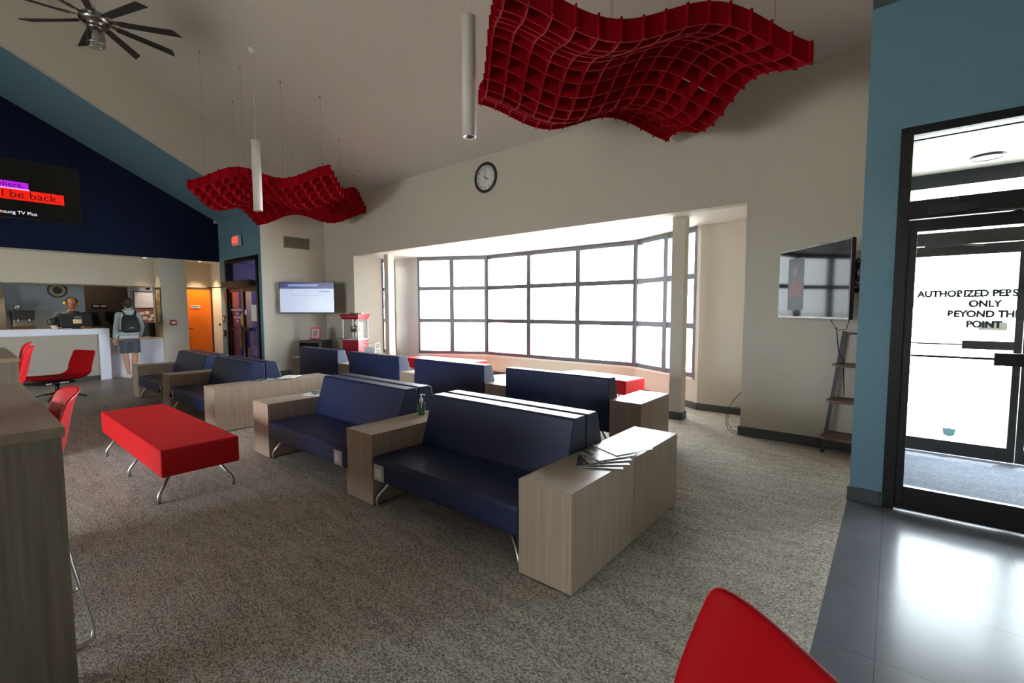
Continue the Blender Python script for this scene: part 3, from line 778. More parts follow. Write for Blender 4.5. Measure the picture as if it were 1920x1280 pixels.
def desk(x0, x1, y1, label):
    y0 = y1-1.35
    r = empty('tall_desk', ((x0+x1)/2, (y0+y1)/2, 0))
    at(r, MB().box(x0, x1, y0, y1, 1.01, 1.05), 'desk_top', M['desk_top'], bevel=.002)
    at(r, MB().box(x1-.045, x1-.004, y0+.01, y1-.01, 0, 1.01), 'end_panel', M['desk'], bevel=.002)
    at(r, MB().box(x0+.004, x0+.045, y0+.01, y1-.01, 0, 1.01), 'end_panel', M['desk'], bevel=.002)
    at(r, MB().box(x0+.045, x1-.045, (y0+y1)/2-.02, (y0+y1)/2+.02, .2, 1.01), 'modesty_panel', M['desk'])
    return tag(r, label, 'tall desk', 'tall laminate desks')
desk(-4.2, -2.47, .262, 'near tall laminate desk cut off by the left edge, red stool tucked in')
desk(-8.36, -6.45, .405, 'far tall laminate desk beyond the near one, at the left edge')

# ---- lounge chairs
def make_lounge(fabric):
    r = empty('lounge_chair')
    prof = [(-.43, .40), (-.40, .385), (-.30, .372), (-.10, .36), (.10, .352), (.20, .352), (.27, .365), (.325, .42), (.36, .52), (.40, .64), (.44, .76), (.452, .80)]
    W_ = [.24, .285, .305, .315, .32, .32, .315, .305, .298, .29, .278, .262]
    b = MB(); rows = []; nU = 12
    for i, ((y, z), w) in enumerate(zip(prof, W_)):
        row = []
        for k in range(nU+1):
            t = -1+2*k/nU; e = abs(t)**4
            row.append(b.bm.verts.new((w*t, y-(.045*e if z > .45 else 0), z+(.04*e if z <= .45 else 0))))
        rows.append(row)
    for i in range(len(rows)-1):
        for k in range(nU):
            f = b.bm.faces.new((rows[i][k], rows[i][k+1], rows[i+1][k+1], rows[i+1][k])); f.smooth = True
    o = b.build('shell', fabric, r, recalc=False)
    so = o.modifiers.new('thick', 'SOLIDIFY'); so.thickness = .032; so.offset = -1
    sm = o.modifiers.new('sub', 'SUBSURF'); sm.levels = 1; sm.render_levels = 2
    b = MB(); b.box(-.2, .2, -.34, .16, .27, .31); b.build('under_tray', M['black'], r, bevel=.01)
    b = MB(); b.box(.2, .203, -.25, -.17, .28, .3); b.box(.2, .203, -.06, .06, .28, .3); b.build('tray_label', M['paper'], r)
    b = MB(); b.tube([(0, 0, .27), (0, 0, .09)], .03, 14); b.build('column', M['black'], r)
    for k in range(4):
        a = PI/4+k*PI/2
        b = MB(); b.tube([(0.02*math.cos(a), .02*math.sin(a), .10), (.2*math.cos(a), .2*math.sin(a), .075), (.38*math.cos(a), .38*math.sin(a), .015)], [.018, .015, .012], 8); b.build('base_leg', M['black'], r)
    return r
l0 = make_lounge(M['red_dark'])
l0.location = (-10.95, 1.10, 0); l0.rotation_euler.z = .38
tag(l0, 'red swivel lounge chair standing before the reception counter', 'lounge chair', 'red lounge chairs')
l1 = copy_tree(l0)
l1.rotation_euler.z = math.radians(-41)
f_ = Vector((math.sin(l1.rotation_euler.z), math.cos(l1.rotation_euler.z), 0))
l1.location = (-.40, .72, 0)
tag(l1, 'red lounge chair backrest cut off by the bottom edge in the right foreground', 'lounge chair', 'red lounge chairs')

# ================================================================== hanging things
def lattice(prm, label, anchor_shift):
    ox, oy, th, z0, au, ku, fu, av, kv, fv, h, tu, tv, fx, fy = prm
    s = .16; U = Vector((math.sin(th), math.cos(th), 0)); V = Vector((-U.y, U.x, 0)); O = Vector((ox, oy, 0))
    def P(i, j, top=0):
        z = z0+au*math.sin(ku*i+fu+fx*j)+av*math.sin(kv*j+fv+fy*i)+tu*i+tv*j+h*top
        p = O+U*(i*s)+V*(j*s); p.z = z; return p
    c = P(7, 7)
    r = empty('wave_lattice', (c.x, c.y, c.z))
    ext = .22
    def rib(fn, side, name):
        b = MB(); n = 44; T = .006
        prev = None
        for k in range(n+1):
            t = -ext+(14+2*ext)*k/n
            q0, q1 = fn(t, 0), fn(t, 1)
            ring = [b.bm.verts.new(q) for q in (q0-side*T, q0+side*T, q1+side*T, q1-side*T)]
            if prev:
                for a in range(4): b.bm.faces.new((prev[a], prev[(a+1) % 4], ring[(a+1) % 4], ring[a]))
            else: b.bm.faces.new(ring)
            prev = ring
        b.bm.faces.new(prev)
        at(r, b, name, M['red_felt'])
    for i in range(15): rib(lambda t, tp, i=i: P(i, t, tp), U, 'long_rib')
    for j in range(15): rib(lambda t, tp, j=j: P(t, j, tp), V, 'cross_rib')
    for (i, j) in ((1, 1), (5, 1), (9, 1), (13, 1), (1, 7), (7, 7), (13, 7), (1, 13), (5, 13), (9, 13), (13, 13)):
        p = P(i, j, 1); zt = zh(p.y)
        b = MB(); b.tube([p, (p.x, p.y, zt)], .0013, 5)
        b.lathe([(.0, zt-.02), (.01, zt-.018), (.012, zt)], p.x, p.y, 8)
        at(r, b, 'cable', M['nickel'])
    return tag(r, label, 'ceiling baffle', 'red wavy ceiling lattices')
lattice((-2.082, 2.459, .747, 3.558, .104, .621, 1.847, .089, .706, 4.44, .154, -.006, .006, 0, .037), 'large near red wavy felt lattice hanging in front of the window wall', 0)
lattice((-8.978, 2.609, .829, 3.488, .098, .646, 4.876, .106, .579, 2.327, .156, .005, .0, -.01, -.008), 'distant red wavy felt lattice hanging near the vent and exit sign', 0)

def pendant(x, y, z0, z1, label):
    r = empty('pendant_lamp', (x, y, z0)); zc = zh(y)
    b = MB(); b.lathe([(.05, z0+.004), (.058, z0), (.066, z0+.002), (.066, z1-.004), (.06, z1), (.0, z1)], x, y, 32)
    at(r, b, 'cylinder_shade', M['white'])
    b = MB(); b.lathe([(.0, z0+.03), (.028, z0+.03), (.05, z0+.004)], x, y, 24); at(r, b, 'reflector', M['chrome'])
    b = MB(); b.lathe([(.0, z0+.022), (.02, z0+.024), (.02, z0+.03)], x, y, 16); at(r, b, 'lens', M['plate'])
    b = MB(); b.tube([(x-.008, y, z1), (x-.008, y, zc-.02)], .002, 6); b.tube([(x+.008, y, z1), (x+.008, y, zc-.02)], .0015, 6); at(r, b, 'cord', M['white'])
    mx = Matrix.Translation((x, y, zc)) @ Matrix.Rotation(-math.atan(KS), 4, 'X')
    b = MB(); b.lathe([(.0, -.03), (.045, -.028), (.06, -.005), (.06, .0)], 0, 0, 24, mx); at(r, b, 'canopy', M['white'])
    return tag(r, label, 'pendant lamp', 'white cylinder pendant lamps')
pendant(-7.89, 3.22, 3.08, 4.17, 'white cylinder pendant lamp in front of the distant red lattice')
pendant(-3.17, 3.22, 3.13, 4.22, 'white cylinder pendant lamp beside the large near red lattice')

# ceiling fan
FX, FY, FZ = -8.1, 1.396, 5.217
r = empty('ceiling_fan', (FX, FY, FZ))
tag(r, 'nine bladed dark ceiling fan with nickel hub and glass lamp', 'ceiling fan')
b = MB(); b.tube([(FX, FY, FZ+.1), (FX, FY, zh(FY)-.03)], .014, 10); b.lathe([(.012, zh(FY)-.12), (.07, zh(FY)-.07), (.075, zh(FY)+.02)], FX, FY, 24); at(r, b, 'down_rod', M['nickel'])
b = MB(); b.lathe([(.02, FZ+.14), (.05, FZ+.12), (.06, FZ+.09), (.14, FZ+.07), (.165, FZ+.04), (.165, FZ+.0), (.14, FZ-.03), (.085, FZ-.045), (.085, FZ-.08), (.09, FZ-.085), (.06, FZ-.11), (.0, FZ-.11)], FX, FY, 36); at(r, b, 'motor_housing', M['nickel'])
b = MB(); b.lathe([(.075, FZ-.09), (.085, FZ-.13), (.098, FZ-.22), (.092, FZ-.29), (.078, FZ-.33)], FX, FY, 32); at(r, b, 'glass_shade', M['shade_glass'])
b = MB(); b.lathe([(.0, FZ-.11), (.03, FZ-.12), (.045, FZ-.2), (.03, FZ-.26), (.0, FZ-.27)], FX, FY, 20); at(r, b, 'bulb', M['plate'])
b = MB(); b.tube([(FX+.094*math.cos(2*PI*k/32), FY+.094*math.sin(2*PI*k/32), FZ-.285) for k in range(32)], .006, 6, closed=True); at(r, b, 'shade_ring', M['chrome'])
for k in range(9):
    a = math.radians(20+40*k)
    mx = Matrix.Translation((FX, FY, FZ+.01)) @ Matrix.Rotation(a, 4, 'Z') @ Matrix.Rotation(math.radians(-14), 4, 'X')
    b = MB(); b.prism([(.24, -.04), (.86, -.06), (.94, .045), (.24, .045)], -.005, .005, mx); at(r, b, 'blade', M['blade'], bevel=.002)
    b = MB(); b.prism([(.12, -.025), (.2, -.03), (.34, -.04), (.34, .04), (.2, .035), (.12, .025)], .005, .013, mx); at(r, b, 'blade_bracket', M['nickel'])

# ================================================================== outdoors
b = MB(); b.box(-260, 260, 9.2, 300, -.2, -.08); struct(b.build('ground_apron', mat('pale_concrete', rgb(205, 203, 196), .8, vary=(.6, .06))), 'pale concrete airport apron outside', 'ground')
gm = mat('gravel', rgb(128, 120, 112), .9, vary=(34, .5), bump=(70, .8))
b = MB(); b.box(-60, 60, 6.6, 9.2, -.2, -.07); struct(b.build('ground_gravel', gm), 'gravel strip along the building outside the windows', 'ground')
b = MB(); b.box(-200, 200, -200, -6.2, -.2, -.08); struct(b.build('ground_front', mat('pale_paving', rgb(190, 186, 178), .8, vary=(.5, .08))), 'pale paving outside the added front window', 'ground')
b = MB(); b.box(-.6, 4.0, 6.56, 7.6, 2.98, 3.15); struct(b.build('trim_4', M['white_ceil']), 'canopy over the outer door', 'trim')
b = MB(); b.prism([(-1.0, 6.1), (-1.0, 7.2), (-2.0, 8.0), (-3.2, 8.7), (-7.6, 8.7), (-9.2, 7.9), (-10, 7.4), (-10, 6.1)], 2.9, 3.05); struct(b.build('trim_5', M['white_ceil']), 'added unseen eaves that shade the window bay', 'trim')  # out of view, added to cut how far sun reaches into the bay
leaf = mat('pale_distant_foliage', (0.10, 0.125, 0.11, 1), .9)
trk = mat('distant_bark', (0.05, 0.045, 0.04, 1), .9)
rnd = random.Random(3)
for i in range(16):
    az = math.radians(-58 + 4.1*i + rnd.uniform(-1.2, 1.2)); d = rnd.uniform(170, 240)
    if i > 13: az = math.radians(1 + 4*(i-14))
    x, y = d*math.sin(az), d*math.cos(az); h = rnd.uniform(4.5, 9)
    t = empty('tree', (x, y, -.08))
    b = MB(); b.tube([(0, 0, 0), (0, 0, h*.5)], [.25, .15], 8); b.build('trunk', trk, t)
    b = MB()
    for k in range(9): b.ball((rnd.uniform(-1, 1)*h*.32, rnd.uniform(-1, 1)*h*.3, h*rnd.uniform(.4, .85)), h*rnd.uniform(.16, .26), (1, 1, .8), 10)
    b.build('crown', leaf, t)
    tag(t, 'washed out distant tree on the horizon beyond the airport apron', 'tree', 'distant trees beyond the apron')

# ================================================================== screens, clocks, signs
def screen_mat(name, col, e): return mat(name, (0, 0, 0, 1), .25, emit=col, estr=e)
# left lobby display (browser page) on a swivel arm
nrm = Vector((.636, -.772, 0)); rg = Vector((.772, .636, 0)); up = Vector((0, 0, 1)); cc = Vector((-10.26, 5.16, 1.775))
def on(c, u, v, n=0): return c + rg_*u + up*v + nr_*n
def panel(b, c, r_, n_, u0, u1, v0, v1, d0, d1):
    b.prism([(u0, v0), (u1, v0), (u1, v1), (u0, v1)], d0, d1, basis(c, r_, (0, 0, 1)))
tv = empty('television', cc); tag(tv, 'wall television showing a white web page beside the vent', 'television')
b = MB(); panel(b, cc, rg, nrm, -.625, .625, -.355, .355, -.05, 0); at(tv, b, 'case', M['black'], bevel=.004)
b = MB(); panel(b, cc, rg, nrm, -.61, .61, -.325, .345, 0, .001); at(tv, b, 'screen', screen_mat('page_white', rgb(188, 200, 226), .8))
b = MB(); panel(b, cc, rg, nrm, -.61, .61, .205, .345, .001, .0018); at(tv, b, 'browser_bar', screen_mat('page_navy', rgb(38, 44, 110), .8))
b = MB(); panel(b, cc, rg, nrm, -.42, .26, .262, .3, .0018, .0025); at(tv, b, 'address_field', screen_mat('page_address', rgb(140, 156, 214), .8))
b = MB(); panel(b, cc, rg, nrm, .28, .52, .13, .155, .001, .002); at(tv, b, 'button', screen_mat('page_button', rgb(60, 110, 196), .8))
pg = screen_mat('page_grey', rgb(140, 150, 170), .8)
for (u0, u1, v0, v1) in ((-.36, .38, .052, .06), (-.3, .05, -.06, -.056), (-.47, -.3, .17, .178), (-.45, -.36, -.12, -.116), (-.45, -.36, -.19, -.186), (-.5, -.33, -.27, -.266), (-.02, -.005, .12, .15), (-.58, -.4, .218, .226)):
    b = MB(); panel(b, cc, rg, nrm, u0, u1, v0, v1, .001, .002); at(tv, b, 'page_line', pg)
b = MB(); b.tube([cc-nrm*.05, cc-nrm*.25-rg*.1, (-10.82, 5.0, 1.775)], .025, 8); at(tv, b, 'wall_arm', M['black'])

# right television on an arm
nr = Vector((-.786, -.618, 0)); rgt = Vector((.618, -.786, 0)); c2_ = Vector((-.615, 5.16, 1.75))
tv = empty('television', c2_); tag(tv, 'dark glossy television on a swivel arm above the ladder shelf', 'television')
hw, hh = .535, .34
b = MB(); panel(b, c2_, rgt, nr, -hw, hw, -hh, hh, -.035, 0); at(tv, b, 'case', M['black'], bevel=.004)
scr = mat('dark_glossy_screen', rgb(10, 9, 18), .05)
scr.node_tree.nodes['Principled BSDF'].inputs['IOR'].default_value = 1.12
b = MB(); panel(b, c2_, rgt, nr, -hw+.012, hw-.012, -hh+.02, hh-.012, 0, .0015); at(tv, b, 'screen', scr)
scr_d = {k: screen_mat('dim_picture_'+k, c, e) for k, c, e in (('bg', rgb(60, 62, 66), .35), ('red', rgb(110, 34, 30), .5), ('face', rgb(110, 76, 66), .4), ('jean', rgb(34, 38, 52), .5))}
for m_ in scr_d.values(): m_.node_tree.nodes['Principled BSDF'].inputs['IOR'].default_value = 1.1
b = MB(); panel(b, c2_, rgt, nr, -.36, -.1, -.26, .25, .0015, .002); at(tv, b, 'picture_background', scr_d['bg'])
bb = basis(c2_, rgt, (0, 0, 1))
b = MB(); b.prism([(-.35, -.13), (-.12, -.13), (-.13, .0), (-.17, .05), (-.21, -.02), (-.26, .05), (-.32, .0)], .002, .0024, bb); at(tv, b, 'picture_red_top', scr_d['red'])
b = MB(); b.prism([(-.34, -.26), (-.12, -.26), (-.12, -.13), (-.35, -.13)], .002, .0024, bb); at(tv, b, 'picture_trousers', scr_d['jean'])
b = MB(); b.prism([(-.245+.04*math.cos(a*PI/8), .115+.06*math.sin(a*PI/8)) for a in range(16)], .002, .0024, bb); at(tv, b, 'picture_face', scr_d['face'])
b = MB(); b.box(-.23, -.21, 4.9, 5.3, 1.62, 1.92); b.tube([(-.22, 5.1, 1.9), (-.33, 5.32, 1.88), c2_-nr*.03+Vector((0, 0, .12))], .022, 8); b.tube([(-.22, 5.1, 1.66), (-.33, 5.32, 1.68), c2_-nr*.03-Vector((0, 0, .1))], .022, 8)
at(tv, b, 'wall_arm', M['black'])
rnd = random.Random(5)
pts = []
cb0 = c2_ + rgt*.47 - nr*.11 + Vector((0, 0, .05))
for k in range(90):
    a = k*.55; pts.append(cb0 + Vector((.012*math.sin(k*1.3), .012*math.cos(k*.9), 0)) + Vector((rgt.x*.045*math.cos(a), rgt.y*.045*math.cos(a), .085*math.sin(a))) + Vector((0, 0, .04*math.sin(k*.21))))
b = MB(); b.tube(pts, .004, 5)
tag(b.build('cable_bundle', M['black']), 'tangled black cables bundled behind the swivel television', 'cable')
tl = c2_ + rgt*.36 - Vector((0, 0, .33)) - nr*.02
b = MB(); b.tube([tl+rgt*.16, tl+rgt*.12-Vector((0, 0, .09)), tl-Vector((0, 0, .1)), tl-rgt*.1+Vector((0, 0, .0))], .004, 5); b.tube([tl-Vector((0, 0, .08)), tl+Vector((.015, .1, -.3)), (-.37, 5.7, 1.0), (-.36, 5.86, .6)], .0045, 5)
tag(b.build('hanging_cable', M['black']), 'black cable hanging from the swivel television to the ladder shelf', 'cable')

# big television on the navy wall
XW = -13.3
tv = empty('television', (XW, .9, 3.86)); tag(tv, 'large television high on the navy wall showing a red banner', 'television')
at(tv, MB().box(XW+.002, XW+.06, -.18, 1.87, 3.29, 4.43), 'case', M['black'], bevel=.004)
at(tv, MB().box(XW+.06, XW+.0615, -.165, 1.855, 3.31, 4.415), 'screen', mat('black_screen', rgb(5, 5, 7), .22))
at(tv, MB().box(XW+.0615, XW+.063, .05, 1.12, 3.87, 3.99), 'purple_banner', screen_mat('banner_purple', rgb(176, 30, 220), 1.0))
at(tv, MB().box(XW+.0615, XW+.0635, .05, 1.13, 3.845, 3.866), 'pink_stripe', screen_mat('banner_pink', rgb(250, 170, 255), 1.2))
at(tv, MB().box(XW+.0615, XW+.063, -.1, 1.62, 3.645, 3.845), 'red_banner', screen_mat('banner_red', rgb(222, 22, 6), 1.1))
bl_ = mat('banner_dark_text', rgb(50, 0, 20), .6)
def ttext(body, size, y, z, m_, sx=1.0, al='RIGHT'):
    o = text('caption', body, size, basis((XW+.0642, y, z), (0, 1, 0), (0, 0, 1)), m_, None, al, .0004, .0, sx)
    me = o.data; me.transform(Matrix.Translation(-tv.location)); o.parent = tv
ttext('anywhere.', .13, 1.07, 3.925, bl_, 1.1); ttext("We'll be back.", .19, 1.56, 3.745, bl_, 1.12)
ttext('Samsung TV Plus', .088, 1.22, 3.40, screen_mat('caption_white', rgb(235, 235, 255), 1.2), 1.0)
b = MB(); b.tube([(XW+.063, .70+.055*math.cos(a*PI/8), 3.4+.022*math.sin(a*PI/8)) for a in range(16)], .004, 5, closed=True); at(tv, b, 'logo_ring', screen_mat('logo_red', rgb(220, 60, 60), 1.0))

# clocks
def wall_clock(c, right, R_, label, ring_m, face_m, hour, minute, arabic=True, inner=None):
    n = Vector(right).cross(Vector((0, 0, 1))); mx = basis(c, right, (0, 0, 1))
    r = empty('wall_clock', c); tag(r, label, 'clock')
    b = MB(); b.lathe([(R_*.82, .0), (R_, .0), (R_, .02), (R_*.94, .035), (R_*.86, .03), (R_*.82, .012)], 0, 0, 48, mx); at(r, b, 'rim', ring_m)
    b = MB(); b.lathe([(0, .0), (R_*.85, .0), (R_*.85, .011), (0, .011)], 0, 0, 40, mx); at(r, b, 'dial', face_m)
    if inner: b = MB(); b.lathe([(0, .012), (R_*.48, .012), (R_*.48, .015), (0, .015)], 0, 0, 32, mx); at(r, b, 'dial_centre', inner)
    for h in range(1, 13):
        a = PI/2-h*PI/6; p = mx @ Vector((R_*.68*math.cos(a), R_*.68*math.sin(a), .0125))
        o = text('numeral', str(h), R_*.2, basis(p, right, (0, 0, 1)), M['black'], None, 'CENTER', .0004)
        o.data.transform(Matrix.Translation(-r.location)); o.parent = r
    for nm, a, L, w in (('minute_hand', PI/2-minute*PI/30, .66, .012), ('hour_hand', PI/2-hour*PI/6, .40, .02)):
        m2 = mx @ Matrix.Rotation(a, 4, 'Z')
        b = MB(); b.prism([(-R_*.22, -w*R_), (-R_*.22, w*R_), (R_*L*.7, w*R_*1.6), (R_*L, 0), (R_*L*.7, -w*R_*1.6)], .018, .020, m2); at(r, b, nm, M['black'])
    return r
wall_clock((-5.46, 5.938, 3.745), (1, 0, 0), .255, 'round black rimmed clock showing four high on the window wall', M['black'], M['paper'], 4, 59.4)
wall_clock((-14.998, 1.62, 1.965), (0, 1, 0), .17, 'round dark clock with a dark centre on the office wall', mat('bronze_rim', rgb(62, 54, 50), .5), mat('aged_dial', rgb(150, 144, 124), .6), 4, 59.4, inner=mat('dark_dial', rgb(52, 50, 34), .6))

# vent
r = empty('air_vent', (-10.85, 5.25, 3.06)); tag(r, 'rectangular grey air vent high on the cream side wall', 'air vent')
at(r, MB().box(-10.85, -10.842, 4.955, 5.555, 2.93, 3.19), 'backing', M['vent_dark'])
b = MB()
b.box(-10.842, -10.828, 4.955, 5.555, 3.175, 3.19); b.box(-10.842, -10.828, 4.955, 5.555, 2.93, 2.945); b.box(-10.842, -10.828, 4.955, 4.97, 2.945, 3.175); b.box(-10.842, -10.828, 5.54, 5.555, 2.945, 3.175)
at(r, b, 'frame', M['vent'])
b = MB()
for k in range(24): b.box(-10.842, -10.83, 4.975+.0237*k, 4.986+.0237*k, 2.945, 3.175)
at(r, b, 'slats', M['vent'])

# exit sign
r = empty('exit_sign', (-11.94, 4.44, 3.12)); tag(r, 'small lit red exit sign on the light blue wall', 'exit sign')
at(r, MB().box(-12.12, -11.76, 4.33, 4.40, 3.0, 3.24).box(-11.98, -11.90, 4.40, 4.44, 3.06, 3.18), 'case', M['plate'], bevel=.004)
at(r, MB().box(-12.10, -11.78, 4.325, 4.33, 3.02, 3.22), 'face', mat('exit_face', rgb(196, 150, 150), .5, emit=rgb(230, 90, 90), estr=.25))
o = text('lettering', 'EXIT', .17, basis((-11.94, 4.324, 3.12), (1, 0, 0), (0, 0, 1)), mat('exit_red', rgb(220, 30, 36), .5, emit=(1, .06, .05, 1), estr=1.6), None, depth=.001, bold=.004)
o.data.transform(Matrix.Translation(-r.location)); o.parent = r
# small wall devices
def device(name, x0, x1, y0, y1, z0, z1, m_, label, cat, inner=None, im=None, group=None):
    r = empty(name, ((x0+x1)/2, (y0+y1)/2, z0)); at(r, MB().box(x0, x1, y0, y1, z0, z1), 'housing', m_, bevel=.003)
    if inner: at(r, MB().box(*inner), 'face_plate', im)
    return tag(r, label, cat, group)
brz = mat('brown_plate', rgb(92, 72, 58), .5)
device('wall_control', -13.20, -13.06, 4.425, 4.439, 1.21, 1.37, brz, 'small brown control plate above the black one beside the double doors', 'wall control', (-13.16, -13.1, 4.42, 4.425, 1.26, 1.32), M['plate'])
device('wall_control', -13.20, -13.04, 4.41, 4.439, .84, 1.0, M['black'], 'black control box under the brown plate beside the double doors', 'wall control', (-13.19, -13.15, 4.405, 4.41, .86, .98), M['plate'])
device('fire_alarm', -13.359, -13.33, 3.34, 3.47, 1.14, 1.27, mat('alarm_red', rgb(150, 50, 52), .5), 'small red fire alarm pull on the cream pillar', 'fire alarm', (-13.33, -13.322, 3.37, 3.45, 1.18, 1.23), M['paper'])
device('door_lock', -13.46, -13.42, 4.42, 4.449, 1.1, 1.16, M['black'], 'small black knob on the short cream wall by the orange door', 'door knob')
# corner motion sensor
b = MB(); b.ball((-13.22, 4.36, 3.70), .05, (1, 1, .8)); tag(b.build('motion_sensor', M['white']), 'small white sensor in the corner where the navy wall ends', 'sensor')
r = empty('security_camera', (-14.02, 3.14, 2.08)); tag(r, 'small dome security camera under the bulkhead by the notice boards', 'security camera')
b = MB(); b.lathe([(.0, 1.99), (.035, 2.0), (.05, 2.03), (.05, 2.045)], -14.02, 3.1, 20); at(r, b, 'dome', M['black'])
b = MB(); b.lathe([(.055, 2.045), (.06, 2.05), (.06, 2.08)], -14.02, 3.1, 20); at(r, b, 'mount', M['white'])

# bay ceiling fixtures
for i, (x, y) in enumerate(((-2.98, 6.75), (-4.51, 7.1), (-6.14, 7.1), (-7.85, 6.75))):
    downlight(x, y, 2.73, 'unlit recessed downlight in the bay ceiling', False, 'unlit downlights in the bay ceiling', .09)
for i, (x, y) in enumerate(((-3.75, 7.05), (-5.3, 7.05), (-6.95, 7.05))):
    b = MB()
    b.box(x-.25, x+.25, y-.1, y+.1, 2.722, 2.73)
    o = tag(b.build('ceiling_vent', M['white']), 'flat white air vent in the bay ceiling', 'air vent', 'flat vents in the bay ceiling')
    b = MB()
    for k in range(6): b.box(x-.22, x+.22, y-.08+.028*k, y-.07+.028*k, 2.718, 2.722)
    b.build('slats', M['plate'], o)

# ================================================================== things on and around the furniture
def book(name, c, rz, w, l, t, cover, page, label, cat='magazine', group=None, tilt=0, tiltx=0):
    r = empty(name, c, rz); r.rotation_euler = (tiltx, tilt, rz)
    b = MB(); b.box(-w/2, w/2, -l/2, l/2, 0, .0012).box(-w/2, w/2, -l/2, l/2, t-.0012, t).box(-w/2, -w/2+.0015, -l/2, l/2, 0, t)
    b.build('cover', cover, r)
    MB().box(-w/2+.0015, w/2-.003, -l/2+.002, l/2-.002, .0012, t-.0012).build('pages', page, r)
    return tag(r, label, cat, group)
def collage(name, cols, scale=28):
    m = bpy.data.materials.new(name); m.use_nodes = True; nt = m.node_tree; b = nt.nodes['Principled BSDF']
    tc = nt.nodes.new('ShaderNodeTexCoord'); v = nt.nodes.new('ShaderNodeTexVoronoi'); v.inputs['Scale'].default_value = scale; v.distance = 'MANHATTAN'
    nt.links.new(tc.outputs['Object'], v.inputs['Vector'])
    sp = nt.nodes.new('ShaderNodeSeparateColor'); nt.links.new(v.outputs['Color'], sp.inputs[0])
    cr = nt.nodes.new('ShaderNodeValToRGB'); cr.color_ramp.interpolation = 'CONSTANT'
    e = cr.color_ramp.elements; e[0].color = cols[0]; e[1].position = .3; e[1].color = cols[1]
    for i, c in enumerate(cols[2:]): x = e.new(.5+.5*i/len(cols[2:])); x.color = c
    nt.links.new(sp.outputs[0], cr.inputs['Fac']); nt.links.new(cr.outputs['Color'], b.inputs['Base Color']); b.inputs['Roughness'].default_value = .35
    return m
K_, Wt = rgb(24, 22, 26), rgb(220, 220, 222)
cv1 = collage('cover_dark_red', [K_, rgb(60, 50, 70), rgb(150, 40, 34), rgb(120, 120, 110)])
cv2 = collage('cover_purple', [rgb(50, 40, 66), K_, rgb(180, 178, 180), rgb(90, 80, 60)])
cv3 = collage('cover_yellow', [K_, rgb(150, 146, 90), rgb(200, 200, 196), rgb(50, 60, 50)])
cv4 = collage('cover_grey', [rgb(90, 90, 96), rgb(190, 190, 196), rgb(60, 60, 66), Wt], 16)
tz = .556
GM = 'magazines piled on the nearest end tables'
book('magazine', (-1.36, 2.50, tz), math.radians(-62), .21, .275, .007, cv1, M['paper'], 'bottom magazine with red and black cover in the pile on the nearest end table', group=GM)
book('magazine', (-1.355, 2.545, tz+.0075), math.radians(-50), .21, .275, .006, cv2, M['paper'], 'second magazine from the bottom, purple cover, in the pile on the nearest end table', group=GM)
book('magazine', (-1.37, 2.585, tz+.014), math.radians(-40), .21, .275, .006, cv3, M['paper'], 'yellow and black magazine in the middle of the pile on the nearest end table', group=GM)
book('magazine', (-1.375, 2.635, tz+.0205), math.radians(-28), .21, .275, .006, cv4, M['paper'], 'grey magazine just under the white booklet on the nearest end table', group=GM)
GP = mat('glossy_white_paper', rgb(240, 240, 240), .28)
book('booklet', (-1.355, 2.80, tz+.027), math.radians(-24), .25, .30, .005, GP, M['paper'], 'white booklet lying on top of the magazine pile', 'booklet')
# middle left table
for i, (x, y, a, cvr, lb) in enumerate(((-6.52, 2.62, 20, cv3, 'dark magazine at the front of the spread on the middle left end table'),
                                     (-6.50, 2.80, -15, cv4, 'grey magazine in the spread on the middle left end table'),
                                     (-6.48, 2.98, 40, M['paper'], 'white leaflet at the back of the spread on the middle left end table'))):
    book('magazine', (x, y, tz+.001+.006*i), math.radians(a), .20, .27, .006, cvr, M['paper'], lb, group='magazines on the middle left end table')
book('magazine', (-5.0, 2.60, tz), math.radians(35), .20, .27, .008, M['paper'], M['paper'], 'white magazine on the end table left of the second nearest sofa', group='loose magazines beside the navy sofas')
book('magazine', (-4.99, 2.64, tz+.0085), math.radians(70), .18, .24, .006, cv4, M['paper'], 'grey magazine on top of the white one left of the second nearest sofa', group='loose magazines beside the navy sofas')
book('magazine', (-9.98, 2.45, tz), math.radians(20), .20, .27, .008, cv4, M['paper'], 'pale magazine on the farthest end table by the counter', group='loose magazines beside the navy sofas')

# hand sanitizer
sx, sy = -3.245, 2.655
r = empty('sanitizer_bottle', (sx, sy, tz)); tag(r, 'small clear pump bottle of green hand sanitizer on the wooden end table', 'bottle')
mx = Matrix.Translation((sx, sy, tz)) @ Matrix.Rotation(math.radians(50), 4, 'Z')
at(r, MB().box(-.034, .034, -.019, .019, .0, .115, mx), 'bottle', M['bottle'], bevel=.008)
at(r, MB().box(-.030, .030, -.015, .015, .004, .058, mx), 'gel', M['gel'], bevel=.005)
b = MB(); b.lathe([(.013, .115), (.014, .118), (.016, .124), (.017, .142), (.012, .152), (.006, .155), (.006, .178), (.012, .178), (.012, .188), (0, .188)], 0, 0, 18, mx); at(r, b, 'pump', M['white'])
b = MB(); b.tube([mx @ Vector((0, 0, .183)), mx @ Vector((.028, 0, .183)), mx @ Vector((.036, 0, .177))], .005, 8); at(r, b, 'nozzle', M['white'])
b = MB(); b.tube([mx @ Vector((0, 0, .12)), mx @ Vector((.003, 0, .02))], .003, 6); at(r, b, 'dip_tube', M['white'])

